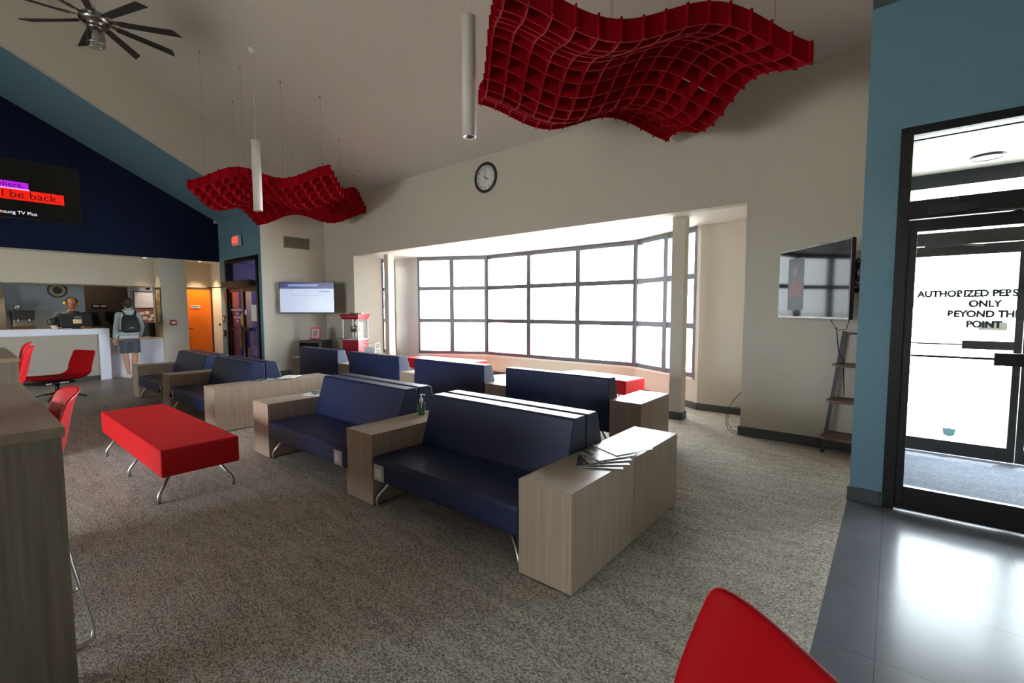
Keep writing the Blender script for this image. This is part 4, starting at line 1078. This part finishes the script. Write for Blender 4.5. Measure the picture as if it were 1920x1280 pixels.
# popcorn machine on its cart
px_, py_ = -9.0, 5.58
mx = Matrix.Translation((px_, py_, 0)) @ Matrix.Rotation(math.radians(22), 4, 'Z')
r = empty('popcorn_machine', (px_, py_, 0)); tag(r, 'red popcorn machine with glass case standing on a red cart', 'popcorn machine')
pr = mat('popcorn_red', rgb(160, 18, 40), .35)
at(r, MB().box(-.2, .2, -.18, .18, .12, .84, mx), 'cart', pr, bevel=.004)
b = MB(); b.box(-.205, .205, -.19, .19, .84, .86, mx); at(r, b, 'shelf', pr)
for s1 in (-1, 1):
    m2 = mx @ Matrix.Translation((s1*.19, 0, .14)) @ Matrix.Rotation(PI/2, 4, 'Y')
    b = MB(); b.lathe([(0, -.02), (.14, -.02), (.14, .02), (0, .02)], 0, 0, 20, m2); at(r, b, 'wheel', M['black'])
b = MB()
for sx_ in (-.2, .18):
    for sy_ in (-.18, .16): b.box(sx_, sx_+.02, sy_, sy_+.02, .86, 1.3, mx)
b.box(-.2, .2, -.18, .18, .86, .885, mx)
at(r, b, 'case_frame', M['white'])
at(r, MB().box(-.19, .19, -.17, .17, .885, 1.3, mx), 'glass_case', M['glass'])
b = MB(); b.lathe([(0, 1.02), (.08, 1.02), (.095, 1.13), (.09, 1.14), (0, 1.15)], 0, 0, 20, mx); b.tube([mx @ Vector((0, 0, 1.15)), mx @ Vector((0, 0, 1.3))], .012, 8); at(r, b, 'kettle', M['nickel'])
b = MB(); b._new([mx @ Vector(p) for p in ((-.2, -.18, 1.3), (.2, -.18, 1.3), (.2, .18, 1.3), (-.2, .18, 1.3), (-.235, -.215, 1.41), (.235, -.215, 1.41), (.235, .215, 1.41), (-.235, .215, 1.41))], [(3, 2, 1, 0), (4, 5, 6, 7), (0, 1, 5, 4), (1, 2, 6, 5), (2, 3, 7, 6), (3, 0, 4, 7)])
at(r, b, 'flared_top', pr, bevel=.003)
b = MB()
for k in range(6):
    b.tube([mx @ Vector((-.18+.07*k, -.202, 1.35)), mx @ Vector((-.145+.07*k, -.212, 1.372)), mx @ Vector((-.11+.07*k, -.202, 1.35))], .004, 5)
at(r, b, 'scroll_trim', M['white'])
at(r, MB().box(-.22, -.02, -.30, -.19, .89, .90, mx @ Matrix.Translation((0, 0, 0))), 'tray_door', M['black'])
b = MB(); b.box(-.12, .0, -.02, .1, 1.41, 1.44, mx).box(.05, .17, 0, .1, 1.41, 1.43, mx); tag(b.build('scoop', M['nickel']), 'metal scoops and pans lying on top of the popcorn machine', 'utensils')
r = empty('paper_rack', (-8.50, 5.66, 0)); tag(r, 'white wire rack of paper bags and signs beside the popcorn machine', 'rack')
mx = Matrix.Translation((-8.50, 5.66, 0)) @ Matrix.Rotation(math.radians(30), 4, 'Z')
b = MB()
for x in (-.12, .12):
    for y in (-.1, .1): b.tube([mx @ Vector((x, y, 0)), mx @ Vector((x, y, .82))], .006, 6)
for z in (.1, .3, .5, .68, .8):
    b.tube([mx @ Vector(p) for p in ((-.12, -.1, z), (.12, -.1, z), (.12, .1, z), (-.12, .1, z))], .005, 6, closed=True)
at(r, b, 'wire_frame', M['white'])
for k, z in enumerate((.32, .46, .60)): at(r, MB().box(-.11, .11, -.115-.004*k, -.112-.004*k, z, z+.13, mx), 'paper_sheet', cv4 if k == 1 else M['paper'])

# microwave on a stand with a small picture
r = empty('side_stand', (-10.42, 5.42, 0)); tag(r, 'black stand holding the microwave under the wall television', 'stand')
mx = Matrix.Translation((-10.42, 5.42, 0)) @ Matrix.Rotation(math.radians(28), 4, 'Z')
at(r, MB().box(-.32, .32, -.24, .24, .38, .41, mx), 'stand_top', M['black'])
for s1 in (-1, 1):
    for s2 in (-1, 1):
        b = MB(); b.box(s1*.28-.02, s1*.28+.02, s2*.2-.02, s2*.2+.02, 0, .38, mx); at(r, b, 'leg', M['black'])
r = empty('microwave', (-10.42, 5.42, .41)); tag(r, 'black microwave with silver front trim in the corner below the television', 'microwave')
at(r, MB().box(-.29, .29, -.2, .2, .412, .80, mx), 'body', M['black'], bevel=.004)
b = MB(); b.box(-.29, .29, -.21, -.2, .75, .79, mx).box(.22, .28, -.21, -.2, .42, .75, mx).box(-.29, -.27, -.21, -.2, .42, .75, mx); at(r, b, 'silver_trim', M['nickel'])
at(r, MB().box(-.27, .2, -.206, -.2, .44, .74, mx), 'door_window', mat('smoked_glass', rgb(30, 32, 36), .12))
pf = empty('picture_frame', (-10.34, 5.38, .80)); tag(pf, 'small white framed picture with a pink border on top of the microwave', 'picture frame')
m3 = Matrix.Translation((-10.33, 5.36, .802)) @ Matrix.Rotation(math.radians(34), 4, 'Z') @ Matrix.Rotation(-.12, 4, 'X')
at(pf, MB().box(-.12, .12, 0, .008, .03, .3, m3), 'pink_mount', mat('pink_card', rgb(196, 78, 96), .6))
b = MB(); b.box(-.085, -.065, -.008, 0, .06, .26, m3).box(.065, .085, -.008, 0, .06, .26, m3).box(-.065, .065, -.008, 0, .06, .08, m3).box(-.065, .065, -.008, 0, .24, .26, m3); at(pf, b, 'white_frame', M['white'])
at(pf, MB().box(-.065, .065, -.004, -.001, .08, .24, m3), 'photo', mat('faded_photo', rgb(150, 138, 144), .5, vary=(14, .45)))
for i, (dx, col, lb) in enumerate(((-.1, rgb(130, 160, 210), 'blue'), (-.02, rgb(196, 30, 40), 'red'), (.07, rgb(60, 150, 80), 'green'))):
    b = MB(); b.box(dx-.03, dx+.03, -.06, -.02, .801, .85, mx); tag(b.build('packet', mat('packet_'+lb, col, .5), bevel=.006), 'small %s packet standing in front of the pink bordered picture' % lb, 'packet')

# ladder shelf in the right corner
r = empty('ladder_shelf', (-.38, 5.8, 0)); tag(r, 'dark ladder shelf with three brown boards leaning in the corner below the television', 'shelf')
for x0, x1 in ((-.535, -.40), (-.255, -.25)):
    b = MB(); b.prism([(0, 0), (.036, 0), (.036, .03), (0, .03)], 0, 1, Matrix(((1, 0, x1-x0, x0), (0, 1, .13, 5.74), (0, 0, 1.27, 0), (0, 0, 0, 1)))); at(r, b, 'rail', M['black'])
for z, fy in ((.19, 5.52), (.56, 5.57), (.92, 5.63)):
    t = z/1.27; b = MB(); b.prism([(-.55+.12*t, fy+.08), (-.5+.12*t, fy), (-.225, fy), (-.225, 5.87), (-.5+.12*t, 5.87)], z, z+.025); at(r, b, 'shelf_board', M['shelf_wood'])
at(r, MB().box(-.40, -.225, 5.84, 5.88, 1.24, 1.26), 'top_bar', M['black'])
# coiled cord by the opening
b = MB(); b.tube([(-1.385, 6.05, .50), (-1.44, 6.0, .42), (-1.50, 5.95, .30), (-1.52, 5.93, .17), (-1.49, 5.92, .05), (-1.42, 5.93, .012), (-1.39, 5.96, .012)], .004, 6)
b.tube([(-1.39, 6.02, .32), (-1.45, 5.98, .31), (-1.49, 5.95, .24), (-1.50, 5.93, .14), (-1.45, 5.92, .05), (-1.40, 5.95, .03)], .0035, 6)
tag(b.build('coiled_cord', M['black']), 'loose black cord curling at the foot of the wall corner by the bay', 'cable')

# ---- behind the counter
r = empty('monitor', (-13.62, 1.74, 1.11)); tag(r, 'black computer monitor seen from behind on the reception counter', 'monitor')
at(r, MB().box(-13.64, -13.60, 1.48, 1.99, 1.16, 1.43), 'back_shell', M['black'], bevel=.006)
at(r, MB().box(-13.67, -13.57, 1.66, 1.82, 1.11, 1.12).box(-13.65, -13.62, 1.71, 1.77, 1.12, 1.2), 'stand', M['black'])
at(r, MB().box(-13.60, -13.597, 1.68, 1.82, 1.22, 1.31), 'paper_label', mat('cream_label', rgb(226, 208, 160), .6))
o = text('lettering', 'ASUS', .05, basis((-13.597, 1.76, 1.35), (0, 1, 0), (0, 0, 1)), M['plate'], None, depth=.0008); o.data.transform(Matrix.Translation(-r.location)); o.parent = r
b = MB(); b.box(-13.9, -13.66, 2.02, 2.16, 1.111, 1.13); tag(b.build('desk_pad', M['black']), 'dark pad lying at the right end of the high counter', 'pad')
b = MB(); b.box(-13.55, -13.3, .95, 1.22, 1.111, 1.12); tag(b.build('paper_stack', M['paper']), 'white papers lying on the high counter left of the monitor', 'papers')
r = empty('coffee_cup', (-13.75, 1.42, 1.11)); tag(r, 'black insulated jug with a white base beside the clerk', 'jug')
b = MB(); b.lathe([(0, 1.11), (.05, 1.11), (.05, 1.19), (0, 1.19)], -13.75, 1.41, 20); at(r, b, 'base', M['paper'])
b = MB(); b.lathe([(.0, 1.19), (.058, 1.19), (.062, 1.33), (.05, 1.36), (0, 1.36)], -13.75, 1.41, 20); b.tube([(-13.75, 1.35, 1.32), (-13.75, 1.30, 1.30), (-13.75, 1.30, 1.22), (-13.75, 1.35, 1.2)], .008, 6); at(r, b, 'jug_body', M['black'])
r = empty('back_counter', (-14.7, .3, 0)); tag(r, 'low grey cabinet run along the office wall carrying the coffee machine', 'cabinet')
at(r, MB().box(-14.98, -14.45, -.8, 1.5, 0, .92), 'cabinet_body', M['office']); at(r, MB().box(-14.98, -14.42, -.8, 1.5, .92, .95), 'cabinet_top', M['black'])
r = empty('coffee_machine', (-14.72, 1.02, .95)); tag(r, 'bean to cup coffee machine with dark canopy and wooden base on the back cabinet', 'coffee machine')
at(r, MB().box(-14.9, -14.55, .84, 1.20, .95, 1.16), 'wooden_base', M['shelf_wood'], bevel=.003)
at(r, MB().box(-14.88, -14.62, .87, 1.17, 1.16, 1.30), 'steel_body', M['nickel'], bevel=.004)
at(r, MB().box(-14.9, -14.55, .85, 1.19, 1.30, 1.49), 'head', M['black'], bevel=.006)
at(r, MB().box(-14.92, -14.53, .82, 1.22, 1.49, 1.51), 'lid', M['black'])
b = MB(); b.lathe([(0, 1.51), (.06, 1.51), (.08, 1.62), (0, 1.62)], -14.72, .94, 18); at(r, b, 'bean_hopper', M['bottle'])
b = MB(); b.tube([(-14.55, .93, 1.32), (-14.52, .93, 1.24)], .012, 8); b.tube([(-14.55, 1.1, 1.32), (-14.52, 1.1, 1.24)], .012, 8); at(r, b, 'spout', M['chrome'])
# dark cabinet at the far left
b = MB(); b.box(-14.98, -14.6, .1, .76, .95, 2.0); tag(b.build('tall_cabinet', M['office_dark']), 'dark tall cabinet at the left edge behind the counter', 'cabinet')
# signs in the back office opening (white marks too small to read)
r = empty('office_sign', (-17.28, 2.7, 1.6)); tag(r, 'black sign with white lettering on the dim back office wall', 'sign')
at(r, MB().box(-17.3, -17.28, 2.53, 2.87, 1.56, 1.68), 'board', M['black'])
b = MB()
for k in range(10): b.box(-17.28, -17.276, 2.56+.028*k+(.02 if k > 4 else 0), 2.578+.028*k+(.02 if k > 4 else 0), 1.59, 1.65)
at(r, b, 'lettering', M['paper'])
b = MB(); b.box(-17.29, -17.1, 2.8, 3.15, 1.30, 1.46); tag(b.build('wall_mailbox', M['black']), 'black box mounted on the dim back office wall right of the sign', 'box')
b = MB(); b.box(-17.29, -17.1, 2.45, 2.62, 1.30, 1.44); tag(b.build('wall_mailbox', M['black']), 'small black box on the dim back office wall below the sign', 'box')
b = MB(); b.box(-17.3, -17.27, 2.83, 2.93, 2.2, 2.32); tag(b.build('wall_speaker', M['taupe']), 'small beige box high on the dim back office wall', 'box')
# white board, cork board, framed notice board
r = empty('whiteboard', (-14.98, 3.28, 1.55)); tag(r, 'black framed whiteboard on the office wall behind the standing man', 'whiteboard')
at(r, MB().box(-14.998, -14.985, 3.02, 3.78, 1.56, 1.98), 'board_surface', M['paper'])
b = MB(); b.box(-14.985, -14.97, 3.0, 3.8, 1.97, 1.99).box(-14.985, -14.97, 3.0, 3.8, 1.55, 1.57).box(-14.985, -14.97, 3.0, 3.02, 1.57, 1.97); at(r, b, 'frame', M['black'])
ink = mat('blue_marker_ink', rgb(90, 110, 150), .6)
b = MB(); rnd = random.Random(2)
for k in range(9):
    y = 3.14+.05*k; z = 1.66+rnd.uniform(-.01, .02)
    b.tube([(-14.984, y, z), (-14.984, y+.012, z+.04), (-14.984, y+.024, z), (-14.984, y+.034, z+.03)], .002, 4)
b.tube([(-14.984, 3.12+.04*k, 1.86+.015*math.sin(k*1.1)) for k in range(8)], .0015, 4)
at(r, b, 'handwriting', ink)
r = empty('cork_board', (-14.98, 3.28, 1.1)); tag(r, 'brown cork board with pinned notes below the whiteboard', 'notice board')
at(r, MB().box(-14.998, -14.985, 3.02, 3.8, 1.2, 1.55), 'cork', mat('cork', rgb(150, 104, 76), .9, vary=(60, .3)))
for k, (y, z, a) in enumerate(((3.16, 1.42, .1), (3.27, 1.44, -.1), (3.38, 1.36, .3), (3.22, 1.30, -.2), (3.47, 1.44, .0), (3.33, 1.27, .4))):
    m4 = Matrix.Translation((-14.984, y, z)) @ Matrix.Rotation(a, 4, 'X'); at(r, MB().box(-.001, .001, -.045, .045, -.035, .035, m4), 'note', M['paper'])
b = MB(); b.box(-13.99, -13.80, 2.93, 3.16, .861, 1.2); tag(b.build('black_screen_unit', M['black'], bevel=.01), 'black screen standing on the low reception counter behind the man', 'screen')
b = MB(); rnd = random.Random(9)
for k in range(6): b.box(-.05, .05, -.04, .04, .0+.004*k, .004+.004*k, Matrix.Translation((-13.62, 2.95+.03*rnd.uniform(-1, 1), .862)) @ Matrix.Rotation(rnd.uniform(-1, 1), 4, 'Z'))
tag(b.build('leaflet_pile', M['paper']), 'small pile of white leaflets on the low counter', 'leaflets')
r = empty('framed_notice_board', (-13.55, 3.2, 1.2)); tag(r, 'tall black framed board of maps on the side of the cream pillar wall', 'notice board')
at(r, MB().box(-13.78, -13.4, 3.19, 3.203, 1.19, 2.03), 'board_surface', collage('map_papers', [rgb(206, 176, 120), rgb(222, 200, 150), rgb(180, 130, 70), rgb(170, 180, 170), rgb(230, 214, 180)], 9))
b = MB(); b.box(-13.8, -13.38, 3.18, 3.2, 2.02, 2.04).box(-13.8, -13.38, 3.18, 3.2, 1.18, 1.2).box(-13.8, -13.78, 3.18, 3.2, 1.2, 2.02).box(-13.4, -13.38, 3.18, 3.2, 1.2, 2.02); at(r, b, 'frame', M['black'])

# ================================================================== people (facing local +y)
def remesh(o, vs=.008, sm=6):
    q = o.modifiers.new('remesh', 'REMESH'); q.mode = 'VOXEL'; q.voxel_size = vs; q.use_smooth_shade = True
    s_ = o.modifiers.new('smooth', 'SMOOTH'); s_.factor = .5; s_.iterations = sm
    return o
def V(*a): return Vector(a)
def limb(b, pts, rr, n=14):
    b.tube(pts, rr, n); b.ball(pts[0], rr[0], seg=14); b.ball(pts[-1], rr[-1], seg=14)
def hand(b, w, d, side, curl=.35):
    """w wrist, d direction of the hand; palm plus five bent fingers"""
    d = Vector(d).normalized(); s_ = Vector((1, 0, 0)) if abs(d.x) < .8 else Vector((0, 1, 0)); s_ = (s_-d*s_.dot(d)).normalized(); u = d.cross(s_)
    w = Vector(w)
    b.loft([(w, s_*.024, u*.018), (w+d*.04, s_*.038, u*.016), (w+d*.085, s_*.04, u*.013)], 12)
    for k, L in enumerate((.062, .072, .068, .052)):
        p0 = w+d*.08+s_*(-.029+.0193*k); p1 = p0+d*L*.5+u*(-side*curl*.012); p2 = p1+d*L*.45+u*(-side*curl*.03)
        limb(b, [p0, p1, p2], [.0095, .009, .0075], 8)
    t0 = w+d*.025-s_*.032; limb(b, [t0, t0+d*.03-s_*.02, t0+d*.058-s_*.026], [.012, .0105, .009], 8)
def head_mesh(b, c, s=1.0, tilt=0):
    mx = Matrix.Translation(c) @ Matrix.Rotation(tilt, 4, 'X')
    b2 = lambda p, r_, sc, sg=18: b.bm and bmesh.ops.create_uvsphere(b.bm, u_segments=sg, v_segments=sg//2+3, radius=1, matrix=mx @ Matrix.Translation(Vector(p)*s) @ Matrix.Diagonal((r_*sc[0]*s, r_*sc[1]*s, r_*sc[2]*s, 1)))
    b2((0, -.01, .03), .093, (.83, 1.05, 1.0)); b2((0, .02, -.035), .075, (.82, .95, 1.05))
    b2((0, .055, -.085), .026, (1.2, .8, .7)); b2((0, .104, -.012), .014, (.9, 1.1, 1.2)); b2((0, .093, .012), .011, (.7, .9, 1.8))
    for sx_ in (-1, 1): b2((sx_*.078, -.008, -.004), .022, (.35, .75, 1.2), 10); b2((sx_*.03, .078, .022), .014, (1.4, .6, .5), 10)
    b2((0, .085, -.05), .015, (1.6, .7, .5), 10)

# --- standing man with a backpack (facing the counter)
man = empty('person', (-13.02, 2.50, 0), PI/2)
tag(man, 'man in pale hoodie and grey shorts standing at the low counter, seen from behind', 'person')
b = MB()
fL, fR = V(-.085, -.03, 0), V(.075, .02, 0)
for sgn, hip, kn, an in ((-1, V(-.09, 0, .9), V(-.075, .02, .49), V(-.05, -.03, .09)), (1, V(.09, 0, .9), V(.085, .03, .49), V(.045, .02, .09))):
    b.loft([(hip, V(.09, 0, 0), V(0, .095, 0)), (hip.lerp(kn, .5), V(.075, 0, 0), V(0, .08, 0)), (kn, V(.052, 0, 0), V(0, .056, 0)), (kn.lerp(an, .28)-V(0, .014, 0), V(.056, 0, 0), V(0, .062, 0)), (kn.lerp(an, .7), V(.038, 0, 0), V(0, .044, 0)), (an, V(.033, 0, 0), V(0, .038, 0)), (an-V(0, -.01, .06), V(.036, 0, 0), V(0, .06, 0))], 16)
b.loft([(V(0, 0, .86), V(.15, 0, 0), V(0, .10, 0)), (V(0, 0, .98), V(.16, 0, 0), V(0, .105, 0)), (V(0, .0, 1.1), V(.145, 0, 0), V(0, .095, 0)), (V(0, .0, 1.28), V(.175, 0, 0), V(0, .11, 0)), (V(0, -.01, 1.41), V(.17, 0, 0), V(0, .09, 0)), (V(0, -.01, 1.46), V(.1, 0, 0), V(0, .06, 0)), (V(0, .0, 1.50), V(.055, 0, 0), V(0, .056, 0)), (V(0, .015, 1.58), V(.052, 0, 0), V(0, .056, 0))], 20)
shL, shR = V(-.165, -.01, 1.40), V(.165, -.01, 1.40)
elL, elR = V(-.215, -.02, 1.12), V(.235, .03, 1.14)
wrL, wrR = V(-.225, .06, .885), V(.225, .20, .93)
for sh, el, wr, sd in ((shL, elL, wrL, -1), (shR, elR, wrR, 1)):
    limb(b, [sh, sh.lerp(el, .5), el, el.lerp(wr, .4), wr], [.052, .046, .038, .036, .025])
hand(b, wrL, (0.02, .12, -1), -1); hand(b, wrR, (-.02, .75, -.42), 1, .5)
head_mesh(b, (0, .02, 1.655), .98, -.12)
remesh(b.build('body', M['skin'], man), .007, 3)
b = MB(); b.ball((0, .0, 1.69), .1, (.87, 1.08, .95), 18); b.ball((0, -.045, 1.64), .085, (.93, .8, 1.05), 16)
o = remesh(b.build('hair', M['hair'], man), .008, 2)
b = MB()
b.loft([(V(0, 0, .93), V(.165, 0, 0), V(0, .125, 0)), (V(0, 0, .96), V(.18, 0, 0), V(0, .135, 0)), (V(0, 0, 1.1), V(.175, 0, 0), V(0, .13, 0)), (V(0, 0, 1.28), V(.185, 0, 0), V(0, .14, 0)), (V(0, -.01, 1.41), V(.165, 0, 0), V(0, .115, 0)), (V(0, -.01, 1.48), V(.10, 0, 0), V(0, .085, 0)), (V(0, -.0, 1.52), V(.075, 0, 0), V(0, .075, 0))], 20)
for sh, el, wr in ((shL, elL, wrL), (shR, elR, wrR)):
    limb(b, [sh, sh.lerp(el, .5), el, el.lerp(wr, .5), el.lerp(wr, .86), el.lerp(wr, .95)], [.066, .06, .055, .054, .05, .036])
b.ball((0, -.085, 1.47), .085, (1.25, .62, .75)); b.ball((-.06, -.05, 1.5), .05, (1, .9, .7)); b.ball((.06, -.05, 1.5), .05, (1, .9, .7))
remesh(b.build('hoodie', M['hoodie'], man), .009, 3)
b = MB(); b.loft([(V(0, 0, .885), V(.172, 0, 0), V(0, .128, 0)), (V(0, 0, .95), V(.172, 0, 0), V(0, .126, 0))], 20); b.build('shirt_hem', M['tee'], man)
b = MB(); b.loft([(V(0, 0, .78), V(.175, 0, 0), V(0, .12, 0)), (V(0, 0, .92), V(.168, 0, 0), V(0, .12, 0))], 20)
for sgn, hip, kn in ((-1, V(-.09, 0, .86), V(-.08, .02, .56)), (1, V(.09, 0, .86), V(.092, .03, .56))):
    b.loft([(hip, V(.095, 0, 0), V(0, .115, 0)), (hip.lerp(kn, .6), V(.098, 0, 0), V(0, .11, 0)), (kn, V(.102, 0, 0), V(0, .108, 0))], 16)
remesh(b.build('shorts', M['shorts'], man), .009, 2)
for sgn, p, a in ((-1, V(-.05, -.03, 0), .25), (1, V(.045, .03, 0), -1.0)):
    mx = Matrix.Translation(p) @ Matrix.Rotation(a, 4, 'Z')
    b = MB(); 
    def E_(y, z, w, h): return (mx @ V(0, y, z), (mx.to_3x3() @ V(w, 0, 0)), (V(0, 0, h)))
    b.loft([E_(-.075, .045, .02, .03), E_(-.055, .05, .038, .045), E_(0, .052, .042, .05), (mx @ V(0, .08, .04), mx.to_3x3() @ V(.045, 0, 0), V(0, 0, .036)), E_(.16, .03, .04, .027), E_(.19, .026, .02, .018)], 16)
    o = b.build('shoe', M['shoe'], man); remesh(o, .007, 2)
r = empty('backpack', (-13.02, 2.50, 0), PI/2); tag(r, 'black backpack worn by the man at the low counter', 'backpack')
b = MB(); b.loft([(V(-.01, -.20, 1.02), V(.11, 0, 0), V(0, .05, 0)), (V(-.01, -.205, 1.05), V(.155, 0, 0), V(0, .085, 0)), (V(-.01, -.215, 1.15), V(.162, 0, 0), V(0, .1, 0)), (V(-.01, -.205, 1.28), V(.15, 0, 0), V(0, .09, 0)), (V(-.01, -.19, 1.36), V(.125, 0, 0), V(0, .07, 0)), (V(-.01, -.18, 1.40), V(.08, 0, 0), V(0, .04, 0))], 24)
remesh(b.build('pack_body', M['pack'], r), .008, 1)
b = MB(); b.box(-.12, .10, -.325, -.30, 1.05, 1.2); b.build('front_pocket', M['pack'], r, bevel=.012)
b = MB()
for k in range(6): b.box(-.055+.018*k, -.043+.018*k, -.3265, -.3255, 1.115, 1.121)
b.box(-.02, .012, -.3265, -.3255, 1.13, 1.142); b.build('logo_print', M['plate'], r)
for sx_ in (-1, 1):
    b = MB(); b.tube([(sx_*.09, -.17, 1.36), (sx_*.10, -.12, 1.45), (sx_*.12, -.02, 1.50), (sx_*.125, .09, 1.44), (sx_*.13, .135, 1.30), (sx_*.155, .11, 1.14), (sx_*.17, -.06, 1.06), (sx_*.13, -.17, 1.05)], .016, 8); b.build('strap', M['pack'], r)

# --- clerk with headphones
ck = empty('person', (-14.2, 1.74, 0), -PI/2)
tag(ck, 'clerk in a dark grey shirt with headphones standing behind the monitor', 'person')
b = MB()
for sgn in (-1, 1):
    limb(b, [V(sgn*.11, 0, .88), V(sgn*.12, .02, .48), V(sgn*.12, 0, .08)], [.1, .07, .05]); limb(b, [V(sgn*.12, 0, .06), V(sgn*.13, .14, .045)], [.05, .04])
b.loft([(V(0, 0, .84), V(.18, 0, 0), V(0, .13, 0)), (V(0, .02, 1.05), V(.2, 0, 0), V(0, .16, 0)), (V(0, .03, 1.25), V(.22, 0, 0), V(0, .15, 0)), (V(0, .03, 1.40), V(.2, 0, 0), V(0, .11, 0)), (V(0, .03, 1.46), V(.1, 0, 0), V(0, .07, 0)), (V(0, .04, 1.52), V(.062, 0, 0), V(0, .062, 0)), (V(0, .06, 1.58), V(.06, 0, 0), V(0, .06, 0))], 20)
arms = ((V(-.22, .03, 1.39), V(-.29, .1, 1.16), V(-.14, .34, 1.14)), (V(.22, .03, 1.39), V(.34, .12, 1.16), V(.30, .36, 1.14)))
for sh, el, wr in arms: limb(b, [sh, sh.lerp(el, .5), el, el.lerp(wr, .4), wr], [.06, .055, .045, .043, .03])
hand(b, arms[0][2], (.3, 1, -.12), -1, .2); hand(b, arms[1][2], (-.3, 1, -.12), 1, .2)
head_mesh(b, (0, .08, 1.655), 1.03, -.18)
remesh(b.build('body', M['skin2'], ck), .008, 3)
b = MB(); b.loft([(V(0, 0, .9), V(.2, 0, 0), V(0, .15, 0)), (V(0, .02, 1.05), V(.225, 0, 0), V(0, .185, 0)), (V(0, .03, 1.25), V(.245, 0, 0), V(0, .175, 0)), (V(0, .03, 1.41), V(.22, 0, 0), V(0, .135, 0)), (V(0, .035, 1.485), V(.095, 0, 0), V(0, .085, 0))], 20)
for sh, el, wr in arms: limb(b, [sh, sh.lerp(el, .5), sh.lerp(el, .85)], [.085, .078, .072])
remesh(b.build('shirt', M['polo'], ck), .009, 2)
b = MB()
for sgn in (-1, 1): b.loft([(V(sgn*.1, 0, .92), V(.12, 0, 0), V(0, .135, 0)), (V(sgn*.12, .01, .48), V(.09, 0, 0), V(0, .095, 0)), (V(sgn*.12, 0, .07), V(.075, 0, 0), V(0, .08, 0))], 16)
remesh(b.build('trousers', M['black'], ck), .01, 2)
b = MB(); b.ball((0, .055, 1.69), .105, (.88, 1.02, .88), 18); remesh(b.build('hair', mat('black_hair', rgb(22, 20, 20), .7), ck), .008, 2)
b = MB(); b.tube([(-.1+0, .06, 1.66), (-.098, .055, 1.72), (-.06, .05, 1.775), (0, .05, 1.795), (.06, .05, 1.775), (.098, .055, 1.72), (.1, .06, 1.66)], .009, 8); b.build('headphone_band', M['black'], ck)
yc = mat('yellow_ear_cup', rgb(232, 176, 40), .5)
for sx_ in (-1, 1):
    b = MB(); b.lathe([(0, -.02), (.032, -.02), (.038, -.01), (.038, .01), (.03, .02), (0, .02)], 0, 0, 18, Matrix.Translation((sx_*.108, .06, 1.655)) @ Matrix.Rotation(PI/2, 4, 'Y')); b.build('ear_cup', yc, ck)
